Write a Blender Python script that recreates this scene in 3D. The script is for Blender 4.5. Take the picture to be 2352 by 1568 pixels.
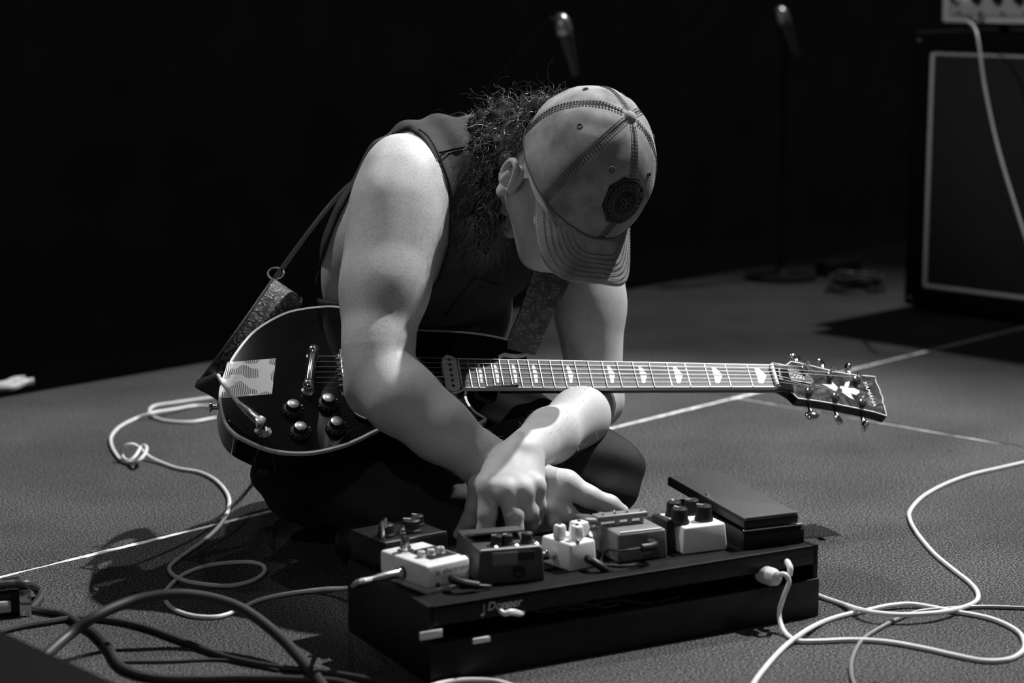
import bpy, bmesh, math, random
import numpy as np
from mathutils import Vector, Matrix, Quaternion, noise as mnoise

for o in list(bpy.data.objects):
    bpy.data.objects.remove(o, do_unlink=True)
scene = bpy.context.scene
COL = scene.collection

# ---------------------------------------------------------------- camera
W_, H_ = 2352, 1568
FPX = 4816.0
PITCH = math.radians(10.17)
CAMH = 0.85
cam_d = bpy.data.cameras.new('camera')
cam = bpy.data.objects.new('camera', cam_d)
COL.objects.link(cam)
cam.location = (0, 0, CAMH)
cam.rotation_euler = (math.pi / 2 - PITCH, 0, 0)
cam_d.sensor_width = 36.0
cam_d.lens = FPX / W_ * 36.0
cam_d.clip_start = 0.05
cam_d.clip_end = 60
cam_d.dof.use_dof = True
cam_d.dof.focus_distance = 2.98
cam_d.dof.aperture_fstop = 3.5
scene.camera = cam

# ---------------------------------------------------------------- world
world = bpy.data.worlds.new('venue')
scene.world = world
world.use_nodes = True
bgn = world.node_tree.nodes['Background']
bgn.inputs[0].default_value = (1, 1, 1, 1)
bgn.inputs[1].default_value = 0.038

# ---------------------------------------------------------------- lights
def spot(name, loc, target, energy, angle, blend, size):
    l = bpy.data.lights.new(name, 'SPOT')
    l.energy = energy; l.spot_size = math.radians(angle); l.spot_blend = blend
    l.shadow_soft_size = size
    o = bpy.data.objects.new(name, l)
    COL.objects.link(o)
    o.location = loc
    d = Vector(target) - Vector(loc)
    o.rotation_euler = d.to_track_quat('-Z', 'Y').to_euler()
    return o
# stage lamp high up behind on the far right, stage lamp in front on the left
spot('stage_spot_key', (2.52, 4.46, 4.86), (0.1, 2.95, 0.1), 1900, 38, 0.6, 0.04)
spot('stage_spot_back', (3.0, 6.9, 6.0), (0.6, 3.7, 0.0), 850, 38, 0.7, 0.05)
spot('stage_spot_top', (0.02, 3.76, 5.2), (-0.25, 2.95, 0.25), 50, 12, 0.9, 0.05)
spot('stage_spot_side', (-2.1, 3.7, 4.8), (-0.06, 3.0, 0.55), 520, 12, 0.8, 0.06)
spot('stage_spot_front', (-0.8, -1.6, 3.6), (0.4, 3.3, 0.2), 60, 36, 0.9, 0.08)
spot('amplifier_fill_spot', (-2.5, 1.2, 3.6), (1.35, 4.9, 0.65), 190, 13, 0.9, 0.06)  # added fill with no known source, brightens the amplifier front

scene.view_settings.view_transform = 'Standard'
scene.view_settings.look = 'None'
scene.view_settings.exposure = 0.0
scene.view_settings.gamma = 1.0
scene.view_settings.use_curve_mapping = False

# ---------------------------------------------------------------- pixel helpers
CP, SP = math.cos(PITCH), math.sin(PITCH)
def ray(px, py):
    x = (px - W_ / 2) / FPX; y = -(py - H_ / 2) / FPX
    return Vector((x, y * SP + CP, y * CP - SP))
def P(px, py, Y):
    r = ray(px, py)
    return Vector((0, 0, CAMH)) + r * (Y / r.y)
def G(px, py, z=0.0):
    r = ray(px, py)
    return Vector((0, 0, CAMH)) + r * ((z - CAMH) / r.z)
def onplane(px, py, o, n):
    r = ray(px, py); c = Vector((0, 0, CAMH))
    return c + r * ((o - c).dot(n) / r.dot(n))
def camvec(r, u, t):
    return Vector((r, u * SP - t * CP, u * CP + t * SP)).normalized()

# ---------------------------------------------------------------- materials
MATS = {}
def mat(name, col, rough=0.6, metal=0.0, spec=0.5, nscale=None, namt=0.0, bump=0.0, bscale=None, coat=0.0, detail=3.0):
    """grey material; col albedo, optional noise in colour and bump"""
    if name in MATS: return MATS[name]
    m = bpy.data.materials.new(name); m.use_nodes = True
    nt = m.node_tree; b = nt.nodes['Principled BSDF']
    b.inputs['Base Color'].default_value = (col, col, col, 1)
    b.inputs['Roughness'].default_value = rough
    b.inputs['Metallic'].default_value = metal
    b.inputs['Specular IOR Level'].default_value = spec
    b.inputs['Coat Weight'].default_value = coat
    b.inputs['Coat Roughness'].default_value = 0.05
    tc = None
    if nscale or bump:
        tc = nt.nodes.new('ShaderNodeTexCoord')
    if nscale:
        n = nt.nodes.new('ShaderNodeTexNoise'); n.inputs['Scale'].default_value = nscale
        n.inputs['Detail'].default_value = detail
        nt.links.new(tc.outputs['Object'], n.inputs['Vector'])
        r = nt.nodes.new('ShaderNodeMapRange')
        r.inputs['From Min'].default_value = 0.3; r.inputs['From Max'].default_value = 0.7
        r.inputs['To Min'].default_value = max(0, col * (1 - namt)); r.inputs['To Max'].default_value = col * (1 + namt)
        nt.links.new(n.outputs[0], r.inputs[0])
        c = nt.nodes.new('ShaderNodeCombineColor')
        for k in range(3): nt.links.new(r.outputs[0], c.inputs[k])
        nt.links.new(c.outputs[0], b.inputs['Base Color'])
    if bump:
        n2 = nt.nodes.new('ShaderNodeTexNoise'); n2.inputs['Scale'].default_value = bscale or nscale
        n2.inputs['Detail'].default_value = detail
        nt.links.new(tc.outputs['Object'], n2.inputs['Vector'])
        bp = nt.nodes.new('ShaderNodeBump'); bp.inputs['Strength'].default_value = bump
        bp.inputs['Distance'].default_value = 0.004
        nt.links.new(n2.outputs[0], bp.inputs['Height'])
        nt.links.new(bp.outputs[0], b.inputs['Normal'])
    MATS[name] = m
    return m

def ramp_col(nt, src, stops):
    r = nt.nodes.new('ShaderNodeValToRGB')
    els = r.color_ramp.elements
    while len(els) > 1: els.remove(els[-1])
    els[0].position = stops[0][0]; els[0].color = (stops[0][1],) * 3 + (1,)
    for p, v in stops[1:]:
        e = els.new(p); e.color = (v,) * 3 + (1,)
    nt.links.new(src, r.inputs[0])
    return r.outputs[0]
def mult(nt, a, b, kind='MULTIPLY'):
    m = nt.nodes.new('ShaderNodeMix'); m.data_type = 'RGBA'; m.blend_type = kind
    m.inputs[0].default_value = 1.0
    nt.links.new(a, m.inputs[6]); nt.links.new(b, m.inputs[7])
    return m.outputs[2]
def newmat(name, rough=0.6, spec=0.5, metal=0.0, coat=0.0):
    m = bpy.data.materials.new(name); m.use_nodes = True
    nt = m.node_tree; b = nt.nodes['Principled BSDF']
    b.inputs['Roughness'].default_value = rough; b.inputs['Specular IOR Level'].default_value = spec
    b.inputs['Metallic'].default_value = metal; b.inputs['Coat Weight'].default_value = coat
    tc = nt.nodes.new('ShaderNodeTexCoord')
    MATS[name] = m
    return m, nt, b, tc.outputs['Object']
def tex(nt, kind, vec, scale, detail=2.0, **kw):
    n = nt.nodes.new(kind); n.inputs['Scale'].default_value = scale
    if 'Detail' in n.inputs: n.inputs['Detail'].default_value = detail
    for k, v in kw.items():
        if k in n.inputs: n.inputs[k].default_value = v
    nt.links.new(vec, n.inputs['Vector'])
    return n
def bumpn(nt, b, h, strength, dist):
    bp = nt.nodes.new('ShaderNodeBump'); bp.inputs['Strength'].default_value = strength
    bp.inputs['Distance'].default_value = dist
    nt.links.new(h, bp.inputs['Height']); nt.links.new(bp.outputs[0], b.inputs['Normal'])
    return bp

def make_mats():
    # skin with freckles
    m, nt, b, v = newmat('skin', 0.55, 0.35)
    fr = tex(nt, 'ShaderNodeTexNoise', v, 420, 2)
    f1 = ramp_col(nt, fr.outputs[0], [(0.0, 1.0), (0.50, 1.0), (0.66, 0.78), (1.0, 0.65)])
    fr2 = tex(nt, 'ShaderNodeTexNoise', v, 22, 3)
    f2 = ramp_col(nt, fr2.outputs[0], [(0.3, 0.44), (0.7, 0.56)])
    # freckles only on the shoulders and upper arms
    sx = nt.nodes.new('ShaderNodeSeparateXYZ'); nt.links.new(v, sx.inputs[0])
    mr = nt.nodes.new('ShaderNodeMapRange'); nt.links.new(sx.outputs[2], mr.inputs[0])
    mr.inputs[1].default_value = 0.16; mr.inputs[2].default_value = 0.36
    fm = nt.nodes.new('ShaderNodeMix'); fm.data_type = 'RGBA'; fm.inputs[6].default_value = (1, 1, 1, 1)
    nt.links.new(mr.outputs[0], fm.inputs[0]); nt.links.new(f1, fm.inputs[7])
    nt.links.new(mult(nt, fm.outputs[2], f2), b.inputs['Base Color'])
    bumpn(nt, b, tex(nt, 'ShaderNodeTexNoise', v, 420, 2).outputs[0], 0.05, 0.002)
    b.inputs['Subsurface Weight'].default_value = 0.0
    # carpet
    m, nt, b, v = newmat('carpet', 0.95, 0.1)
    n1 = tex(nt, 'ShaderNodeTexNoise', v, 340, 3)
    c1 = ramp_col(nt, n1.outputs[0], [(0.34, 0.006), (0.5, 0.062), (0.66, 0.21)])
    n2 = tex(nt, 'ShaderNodeTexNoise', v, 3.5, 4)
    c2 = ramp_col(nt, n2.outputs[0], [(0.3, 0.72), (0.7, 1.15)])
    n3 = tex(nt, 'ShaderNodeTexNoise', v, 26, 2)
    c3 = ramp_col(nt, n3.outputs[0], [(0.2, 0.25), (0.27, 1.0)])
    nt.links.new(mult(nt, mult(nt, c1, c2), c3), b.inputs['Base Color'])
    bumpn(nt, b, n1.outputs[0], 0.8, 0.004)
    # cap twill, washed
    m, nt, b, v = newmat('cap_cotton', 0.9, 0.15)
    n1 = tex(nt, 'ShaderNodeTexNoise', v, 28, 4)
    c1 = ramp_col(nt, n1.outputs[0], [(0.3, 0.19), (0.5, 0.29), (0.72, 0.40)])
    n2 = tex(nt, 'ShaderNodeTexNoise', v, 900, 2)
    c2 = ramp_col(nt, n2.outputs[0], [(0.3, 0.8), (0.7, 1.15)])
    nt.links.new(mult(nt, c1, c2), b.inputs['Base Color'])
    bumpn(nt, b, n2.outputs[0], 0.35, 0.001)
    # vest
    m, nt, b, v = newmat('vest_cloth', 0.85, 0.2)
    n1 = tex(nt, 'ShaderNodeTexNoise', v, 18, 4)
    c1 = ramp_col(nt, n1.outputs[0], [(0.3, 0.030), (0.7, 0.055)])
    nt.links.new(c1, b.inputs['Base Color'])
    bumpn(nt, b, tex(nt, 'ShaderNodeTexNoise', v, 1100, 2).outputs[0], 0.3, 0.001)
    m, nt, b, v = newmat('trouser_cloth', 0.85, 0.2)
    n1 = tex(nt, 'ShaderNodeTexNoise', v, 14, 4)
    c1 = ramp_col(nt, n1.outputs[0], [(0.3, 0.025), (0.7, 0.045)])
    nt.links.new(c1, b.inputs['Base Color'])
    bumpn(nt, b, tex(nt, 'ShaderNodeTexNoise', v, 800, 2).outputs[0], 0.3, 0.001)
    # tooled leather
    m, nt, b, v = newmat('tooled_leather', 0.45, 0.5)
    w = tex(nt, 'ShaderNodeTexNoise', v, 38, 2)
    mx = nt.nodes.new('ShaderNodeMix'); mx.data_type = 'VECTOR'; mx.inputs[0].default_value = 0.025
    nt.links.new(v, mx.inputs[4]); nt.links.new(w.outputs['Color'], mx.inputs[5])
    vo = tex(nt, 'ShaderNodeTexVoronoi', mx.outputs[1], 165)
    vo.feature = 'DISTANCE_TO_EDGE'
    wv = tex(nt, 'ShaderNodeTexWave', mx.outputs[1], 62, 1, Distortion=9.0)
    wv.wave_type = 'RINGS'
    e = ramp_col(nt, vo.outputs['Distance'], [(0.0, 0.12), (0.10, 0.35), (0.3, 1.0)])
    e2 = ramp_col(nt, wv.outputs[0], [(0.15, 0.35), (0.5, 1.0)])
    vo2 = tex(nt, 'ShaderNodeTexVoronoi', mx.outputs[1], 55)
    vo2.feature = 'DISTANCE_TO_EDGE'
    e2 = ramp_col(nt, vo2.outputs['Distance'], [(0.0, 0.15), (0.05, 0.4), (0.09, 1.0)])
    e = mult(nt, e, e2)
    c = nt.nodes.new('ShaderNodeMix'); c.data_type = 'RGBA'
    nt.links.new(e, c.inputs[0]); c.inputs[6].default_value = (.012,) * 3 + (1,); c.inputs[7].default_value = (.24,) * 3 + (1,)
    nt.links.new(c.outputs[2], b.inputs['Base Color'])
    bumpn(nt, b, e, 0.8, 0.002)
    # guitar lacquer (dark flamed)
    m, nt, b, v = newmat('guitar_lacquer', 0.04, 0.45)
    n1 = tex(nt, 'ShaderNodeTexNoise', v, 12, 4)
    c1 = ramp_col(nt, n1.outputs[0], [(0.3, 0.004), (0.75, 0.012)])
    nt.links.new(c1, b.inputs['Base Color'])
    # dark head stock veneer (flamed)
    m, nt, b, v = newmat('headstock_veneer', 0.14, 0.5, coat=0.5)
    n1 = tex(nt, 'ShaderNodeTexNoise', v, 45, 5, Distortion=1.5)
    c1 = ramp_col(nt, n1.outputs[0], [(0.3, 0.01), (0.55, 0.06), (0.75, 0.16)])
    nt.links.new(c1, b.inputs['Base Color'])
    # fretboard wood
    m, nt, b, v = newmat('fretboard_wood', 0.5, 0.3)
    sp = nt.nodes.new('ShaderNodeMapping'); nt.links.new(v, sp.inputs[0]); sp.inputs['Scale'].default_value = (4, 160, 160)
    n1 = tex(nt, 'ShaderNodeTexNoise', sp.outputs[0], 1.0, 3)
    c1 = ramp_col(nt, n1.outputs[0], [(0.3, 0.03), (0.7, 0.07)])
    nt.links.new(c1, b.inputs['Base Color'])
    # sticker: white with wavy black lines that fade to plain white in the middle
    m, nt, b, v = newmat('sticker_print', 0.35, 0.4)
    wv = tex(nt, 'ShaderNodeTexWave', v, 120, 2, Distortion=14.0)
    wv.inputs['Detail Scale'].default_value = 0.2
    ln = ramp_col(nt, wv.outputs[0], [(0.34, 0.02), (0.5, 0.9)])
    nz = tex(nt, 'ShaderNodeTexNoise', v, 42, 1)
    blob = ramp_col(nt, nz.outputs[0], [(0.50, 0.0), (0.53, 1.0)])
    nt.links.new(mult(nt, ln, blob, 'LIGHTEN'), b.inputs['Base Color'])
    # grille cloth
    m, nt, b, v = newmat('grille_cloth', 0.9, 0.2)
    n1 = tex(nt, 'ShaderNodeTexNoise', v, 500, 2)
    nt.links.new(ramp_col(nt, n1.outputs[0], [(0.3, 0.02), (0.7, 0.05)]), b.inputs['Base Color'])
    # black ribbed rubber
    m, nt, b, v = newmat('rubber_tread', 0.55, 0.4)
    b.inputs['Base Color'].default_value = (.035, .035, .035, 1)
    bumpn(nt, b, tex(nt, 'ShaderNodeTexNoise', v, 900, 1).outputs[0], 0.5, 0.002)
make_mats()
mat('monitor_black', 0.004, 0.8, spec=0.08, bump=0.2, bscale=500)
mat('black_vinyl', 0.007, 0.75, spec=0.10, nscale=120, namt=0.3, bump=0.25, bscale=700)
mat('black_paint', 0.008, 0.45, spec=0.3, nscale=60, namt=0.4)
mat('black_plastic', 0.010, 0.5, spec=0.35)
mat('black_cloth_wall', 0.08, 0.95, spec=0.05, nscale=3, namt=0.2)
mat('white_rubber', 0.72, 0.4, nscale=60, namt=0.06)
mat('grey_rubber', 0.20, 0.45)
mat('black_rubber', 0.02, 0.42)
mat('dark_rubber', 0.035, 0.5)
mat('chrome', 0.75, 0.12, metal=1.0)
mat('brushed_metal', 0.6, 0.32, metal=1.0)
mat('dark_metal', 0.10, 0.35, metal=0.8)
mat('cream_binding', 0.62, 0.35)
mat('pearl', 0.85, 0.2)
mat('white_paint', 0.82, 0.35, nscale=80, namt=0.05)
mat('grey_paint', 0.17, 0.42, nscale=90, namt=0.12)
mat('dark_grey_paint', 0.055, 0.45, nscale=90, namt=0.15)
mat('mid_grey_label', 0.16, 0.4)
mat('panel_grey', 0.55, 0.4)
mat('white_print', 0.7, 0.5)
mat('black_print', 0.01, 0.6)
mat('pale_base', 0.75, 0.6, nscale=45, namt=0.35)
mat('stitch_dark', 0.09, 0.9)
mat('cap_patch', 0.030, 0.9, nscale=350, namt=0.7, bump=0.5)
mat('cap_patch_dark', 0.012, 0.9, bump=0.4, bscale=600)
mat('cap_patch_thread', 0.085, 0.8)
mat('hair_dark', 0.012, 0.9, spec=0.1)
mat('hair_strand', 0.16, 0.32)
mat('arm_hair_strand', 0.42, 0.4)
mat('leather_black', 0.02, 0.4, bump=0.2, bscale=300)

# ---------------------------------------------------------------- object helpers
def put(name, verts, faces, material, parent=None, smooth=False, autosharp=None):
    me = bpy.data.meshes.new(name)
    off = Vector((0, 0, 0))
    if parent is not None:
        q = parent
        while q is not None:
            off += q.location; q = q.parent
    arr = np.array([tuple(v) for v in verts], dtype=np.float64).reshape(-1, 3) if not isinstance(verts, np.ndarray) else verts
    arr = arr - np.array(off)
    me.from_pydata(arr.tolist() if not isinstance(faces, np.ndarray) else [], [], faces if not isinstance(faces, np.ndarray) else [])
    if isinstance(faces, np.ndarray):
        n = len(arr); nf = len(faces); k = faces.shape[1]
        me.vertices.add(n); me.vertices.foreach_set('co', arr.astype(np.float32).ravel())
        me.loops.add(nf * k); me.loops.foreach_set('vertex_index', faces.astype(np.int32).ravel())
        me.polygons.add(nf); me.polygons.foreach_set('loop_start', (np.arange(nf) * k).astype(np.int32))
        me.update(calc_edges=True)
    me.validate()
    me.materials.append(MATS[material] if isinstance(material, str) else material)
    if smooth:
        me.polygons.foreach_set('use_smooth', [True] * len(me.polygons))
        if autosharp is not None:
            bm = bmesh.new(); bm.from_mesh(me)
            for e in bm.edges:
                if len(e.link_faces) == 2 and e.calc_face_angle(0) > autosharp: e.smooth = False
            bm.to_mesh(me); bm.free()
    me.update()
    o = bpy.data.objects.new(name, me)
    COL.objects.link(o)
    if parent is not None: o.parent = parent
    return o
def root(name, loc, label, cat, group=None):
    o = bpy.data.objects.new(name, None)
    o.empty_display_size = 0.05
    COL.objects.link(o); o.location = loc
    o['label'] = label; o['category'] = cat
    if group: o['group'] = group
    return o
def tag(o, label, cat=None, group=None, kind=None):
    if label: o['label'] = label
    if cat: o['category'] = cat
    if group: o['group'] = group
    if kind: o['kind'] = kind
    return o

class MB:
    """collects shapes; build() links them as one mesh"""
    def __init__(s): s.v = []; s.f = []
    def add(s, v, f, M=None):
        n = len(s.v)
        s.v += [tuple((M @ Vector(p)) if M is not None else Vector(p)) for p in v]
        s.f += [tuple(i + n for i in q) for q in f]
        return s
    def bm(s, b, M=None):
        b.verts.index_update()
        s.add([v.co.copy() for v in b.verts], [[v.index for v in f.verts] for f in b.faces], M)
        b.free(); return s
    def box(s, c, size, M=None, bevel=0.0, seg=2, top=None):
        b = bmesh.new(); bmesh.ops.create_cube(b, size=1.0)
        for v in b.verts:
            k = 1.0
            if top and v.co.z > 0: v.co.x *= top[0]; v.co.y *= top[1]
            v.co = Vector((v.co.x * size[0] + c[0], v.co.y * size[1] + c[1], v.co.z * size[2] + c[2]))
        if bevel: bmesh.ops.bevel(b, geom=b.edges[:], offset=bevel, segments=seg, affect='EDGES', profile=0.5)
        return s.bm(b, M)
    def lathe(s, prof, M=None, n=24, cap=True):
        """prof: list of (r,z) about z"""
        v = []; f = []
        for r, z in prof:
            for k in range(n):
                a = 2 * math.pi * k / n
                v.append((r * math.cos(a), r * math.sin(a), z))
        for i in range(len(prof) - 1):
            for k in range(n):
                k2 = (k + 1) % n
                f.append((i * n + k, i * n + k2, (i + 1) * n + k2, (i + 1) * n + k))
        if cap:
            f.append(tuple(range(n))[::-1]); f.append(tuple((len(prof) - 1) * n + k for k in range(n)))
        return s.add(v, f, M)
    def cyl(s, p0, p1, r0, r1=None, n=16):
        p0 = Vector(p0); p1 = Vector(p1); r1 = r0 if r1 is None else r1
        d = p1 - p0
        M = Matrix.Translation(p0) @ d.to_track_quat('Z', 'Y').to_matrix().to_4x4()
        return s.lathe([(r0, 0), (r1, d.length)], M, n)
    def ell(s, c, rad, M=None, u=20, w=12):
        prof = []
        v = [(c[0], c[1], c[2] - rad[2])]; f = []
        for i in range(1, w):
            a = -math.pi / 2 + math.pi * i / w
            for k in range(u):
                t = 2 * math.pi * k / u
                v.append((c[0] + rad[0] * math.cos(a) * math.cos(t), c[1] + rad[1] * math.cos(a) * math.sin(t), c[2] + rad[2] * math.sin(a)))
        v.append((c[0], c[1], c[2] + rad[2])); L = len(v) - 1
        for k in range(u): f.append((0, 1 + (k + 1) % u, 1 + k))
        for i in range(w - 2):
            for k in range(u):
                k2 = (k + 1) % u; f.append((1 + i * u + k, 1 + i * u + k2, 1 + (i + 1) * u + k2, 1 + (i + 1) * u + k))
        for k in range(u): f.append((L, 1 + (w - 2) * u + k, 1 + (w - 2) * u + (k + 1) % u))
        return s.add(v, f, M)
    def prism(s, poly, z0, z1, M=None, bevel=0.0, seg=2):
        b = bmesh.new()
        vs = [b.verts.new((p[0], p[1], z0)) for p in poly]
        fc = b.faces.new(vs); fc.normal_update()
        if fc.normal.z > 0: fc.normal_flip()
        r = bmesh.ops.extrude_face_region(b, geom=[fc])
        for e in r['geom']:
            if isinstance(e, bmesh.types.BMVert): e.co.z = z1
        bmesh.ops.recalc_face_normals(b, faces=b.faces[:])
        if bevel:
            ed = [e for e in b.edges if all(abs(v.co.z - z1) < 1e-9 for v in e.verts)]
            bmesh.ops.bevel(b, geom=ed, offset=bevel, segments=seg, affect='EDGES', profile=0.5)
        return s.bm(b, M)
    def tube(s, pts, r, n=8, cap=True):
        pts = [Vector(p) for p in pts]; m = len(pts)
        rr = r if isinstance(r, (list, tuple)) else [r] * m
        t0 = (pts[1] - pts[0]).normalized()
        ref = t0.orthogonal().normalized()
        v = []; f = []
        for i, p in enumerate(pts):
            t = (pts[min(i + 1, m - 1)] - pts[max(i - 1, 0)])
            t = t.normalized() if t.length > 1e-9 else t0
            ref = (ref - t * ref.dot(t)); ref = ref.normalized() if ref.length > 1e-6 else t.orthogonal().normalized()
            bi = t.cross(ref)
            for k in range(n):
                a = 2 * math.pi * k / n
                v.append(p + (ref * math.cos(a) + bi * math.sin(a)) * rr[i])
        for i in range(m - 1):
            for k in range(n):
                k2 = (k + 1) % n
                f.append((i * n + k, i * n + k2, (i + 1) * n + k2, (i + 1) * n + k))
        if cap:
            f.append(tuple(range(n))[::-1]); f.append(tuple((m - 1) * n + k for k in range(n)))
        return s.add(v, f)
    def build(s, name, material, parent=None, smooth=True, sharp=0.6):
        return put(name, s.v, s.f, material, parent, smooth, sharp if smooth else None)

def catmull(pts, n=10, closed=False):
    pts = [Vector(p) for p in pts]; out = []
    m = len(pts)
    for i in range(m - 1):
        p0 = pts[max(i - 1, 0)]; p1 = pts[i]; p2 = pts[i + 1]; p3 = pts[min(i + 2, m - 1)]
        for k in range(n):
            t = k / n
            out.append(0.5 * ((2 * p1) + (p2 - p0) * t + (2 * p0 - 5 * p1 + 4 * p2 - p3) * t * t + (3 * p1 - p0 - 3 * p2 + p3) * t ** 3))
    out.append(pts[-1])
    return out
def text_mesh(body, size, M, depth=0.0, shear=0.0, align='CENTER'):
    c = bpy.data.curves.new('lettering', 'FONT'); c.body = body; c.size = size; c.align_x = align; c.align_y = 'CENTER'
    c.shear = shear; c.extrude = depth; c.resolution_u = 3
    o = bpy.data.objects.new('lettering', c); COL.objects.link(o)
    dg = bpy.context.evaluated_depsgraph_get()
    me = o.evaluated_get(dg).to_mesh()
    b = MB(); b.add([v.co.copy() for v in me.vertices], [tuple(p.vertices) for p in me.polygons], M)
    o.evaluated_get(dg).to_mesh_clear()
    bpy.data.objects.remove(o, do_unlink=True)
    return b
def frame(o, x, y, z):
    M = Matrix.Identity(4)
    for i, a in enumerate((x, y, z)):
        for j in range(3): M[j][i] = a[j]
    for j in range(3): M[j][3] = o[j]
    return M

# ================================================================ SETTING
XC = G(1690, 912)
E1 = (G(2280, 770) - G(0, 1326)); E1.z = 0; E1.normalize()       # along the long seam
E2 = Vector((E1.y, -E1.x, 0))                                     # towards front right
BACK = (G(1440, 670) - XC).dot(E2)                                # rear edge of the carpet
def ST(a, b, z=0.0): return XC + E1 * a + E2 * b + Vector((0, 0, z))
random.seed(3)
fl = MB()
fl.add([ST(-7, BACK, -.0018), ST(5, BACK, -.0018), ST(5, 4.5, -.0018), ST(-7, 4.5, -.0018),
        ST(-7, BACK, -.6), ST(5, BACK, -.6), ST(5, 4.5, -.6), ST(-7, 4.5, -.6)],
       [(0, 3, 2, 1), (4, 5, 6, 7), (0, 1, 5, 4), (1, 2, 6, 5), (2, 3, 7, 6), (3, 0, 4, 7)])
floor = fl.build('floor', 'pale_base', smooth=False)
tag(floor, 'pale stage floor showing in thin seams between carpet panels', kind='structure')
GAP = 0.0085
def panel(a0, a1, b0, b1, ja, jb):
    """rectangular carpet panel with ragged edges along the seams"""
    def edge(p, q, jit):
        n = max(2, int((Vector(q) - Vector(p)).length / 0.012)) if jit else 1
        out = []
        for k in range(n):
            t = k / n
            x = p[0] + (q[0] - p[0]) * t; y = p[1] + (q[1] - p[1]) * t
            if jit:
                s = 0.0022 * mnoise.noise((x * 60, y * 60, 1.3)) + 0.006 * max(0, mnoise.noise((x * 7, y * 7, 8.1)))
                x += s * jit[0]; y += s * jit[1]
            out.append((x, y))
        return out
    cn = [(a0, b0), (a1, b0), (a1, b1), (a0, b1)]
    js = [ja[0], ja[1], ja[2], ja[3]]
    loop = []
    for i in range(4): loop += edge(cn[i], cn[(i + 1) % 4], js[i])
    m = MB()
    n = len(loop)
    v = [ST(x, y, 0.0) for x, y in loop] + [ST(x, y, -.0025) for x, y in loop]
    f = [tuple(range(n))] + [((i + 1) % n, i, i + n, (i + 1) % n + n) for i in range(n)]
    m.add(v, f)
    return m
N = None
for a0, a1, b0, b1, j in ((-7, -GAP * .6, BACK - .02, -GAP, (N, (1, 0), (0, 1), N)), (GAP * .6, 5, BACK - .02, -GAP, (N, N, (0, 1), (-1, 0))),
                          (-7, -GAP * .6, GAP, 4.5, ((0, -1), (1, 0), N, N)), (GAP * .6, 5, GAP, 4.5, ((0, -1), N, N, (-1, 0)))):
    po = panel(a0, a1, b0, b1, j, None).build('carpet_panel', 'carpet', floor, smooth=False)
    bm_ = bmesh.new(); bm_.from_mesh(po.data)
    for f in bm_.faces:
        if len(f.verts) > 4 and f.normal.z < 0: f.normal_flip()
    bm_.to_mesh(po.data); bm_.free()

# rear wall (black drapes), curtain hanging in front of its left part
def drape(name, a0, a1, b, h, amp, step):
    n = int((a1 - a0) / step)
    v = []; f = []
    for k in range(n + 1):
        a = a0 + (a1 - a0) * k / n
        o = amp * math.sin(a * 21 + 1.3 * math.sin(a * 5)) + amp * .5 * math.sin(a * 47)
        v += [ST(a, b + o, -.6), ST(a, b + o, h)]
    for k in range(n): f.append((2 * k, 2 * k + 2, 2 * k + 3, 2 * k + 1))
    n2 = len(v)
    v += [p - E2 * 0.01 for p in v]
    f += [tuple(i + n2 for i in q[::-1]) for q in f]
    f += [(0, 1, 1 + n2, n2), (2 * n, 2 * n + n2, 2 * n + 1 + n2, 2 * n + 1)]
    return put(name, v, f, 'black_cloth_wall', None, True, None)
lowf = MB().add([ST(-9, BACK - 4, -.6), ST(16, BACK - 4, -.6), ST(16, BACK, -.6), ST(-9, BACK, -.6)], [(0, 1, 2, 3)]).build('floor_behind', 'black_cloth_wall', smooth=False)
tag(lowf, 'dark lower floor behind the stage', kind='structure')
w = drape('wall_back', -9, 16, BACK - 3.2, 4.5, 0.004, 0.04)
tag(w, 'black draped rear wall behind the stage', kind='structure')
_r = ray(992, 130); _t = ((XC + E2 * (BACK - 2.9)).dot(E2) - Vector((0, 0, CAMH)).dot(E2)) / _r.dot(E2)
ax = (Vector((0, 0, CAMH)) + _r * _t - XC).dot(E1)
c_ = drape('curtain', -9, ax, BACK - 2.9, 4.4, 0.005, 0.03)
tag(c_, 'black curtain hanging in the dark behind the person with the guitar', 'curtain')

# ---------------------------------------------------------------- amplifier stack
cA = G(2074, 712); cd = (G(2352, 750) - cA); cd.z = 0; cd.normalize()
cb = Vector((-cd.y, cd.x, 0))
if cb.y < 0: cb = -cb
CW, CH, CD = 0.76, 0.675, 0.36
CM = frame(cA, cd, cb, Vector((0, 0, 1)))
cab = root('speaker_cabinet', cA, 'black speaker cabinet with white piping standing under the small amplifier', 'speaker')
m = MB()
t = 0.045
m.box((t / 2, CD / 2, .015 + CH / 2), (t, CD, CH), CM, .006)
m.box((CW - t / 2, CD / 2, .015 + CH / 2), (t, CD, CH), CM, .006)
m.box((CW / 2, CD / 2, .015 + t / 2), (CW - 2 * t, CD, t), CM, .003)
m.box((CW / 2, CD / 2, .015 + CH - t / 2), (CW - 2 * t, CD, t), CM, .003)
m.box((CW / 2, CD - .01, .015 + CH / 2), (CW - 2 * t, .02, CH - 2 * t), CM)
m.build('case', 'black_vinyl', cab)
m = MB().box((CW / 2, .028, .015 + CH / 2), (CW - 2 * t - .004, .02, CH - 2 * t - .004), CM, .002)
gr = m.build('grille', 'grille_cloth', cab)
for sx in (.22, .54):
    for sz in (.19, .50):
        R = CM @ Matrix.Translation((sx, .020, .015 + sz)) @ Matrix.Rotation(math.pi / 2, 4, 'X')
        MB().lathe([(.150, -.006), (.150, .0), (.140, .0015), (.135, .0), (.12, -.001), (.05, -.001), (.03, .002), (0.001, .003)], R, 40, False).build('speaker_cone', 'grille_cloth', gr)
pz0, pz1, px0, px1 = t + .015 + .006, CH + .015 - t - .006, t + .006, CW - t - .006
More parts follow.
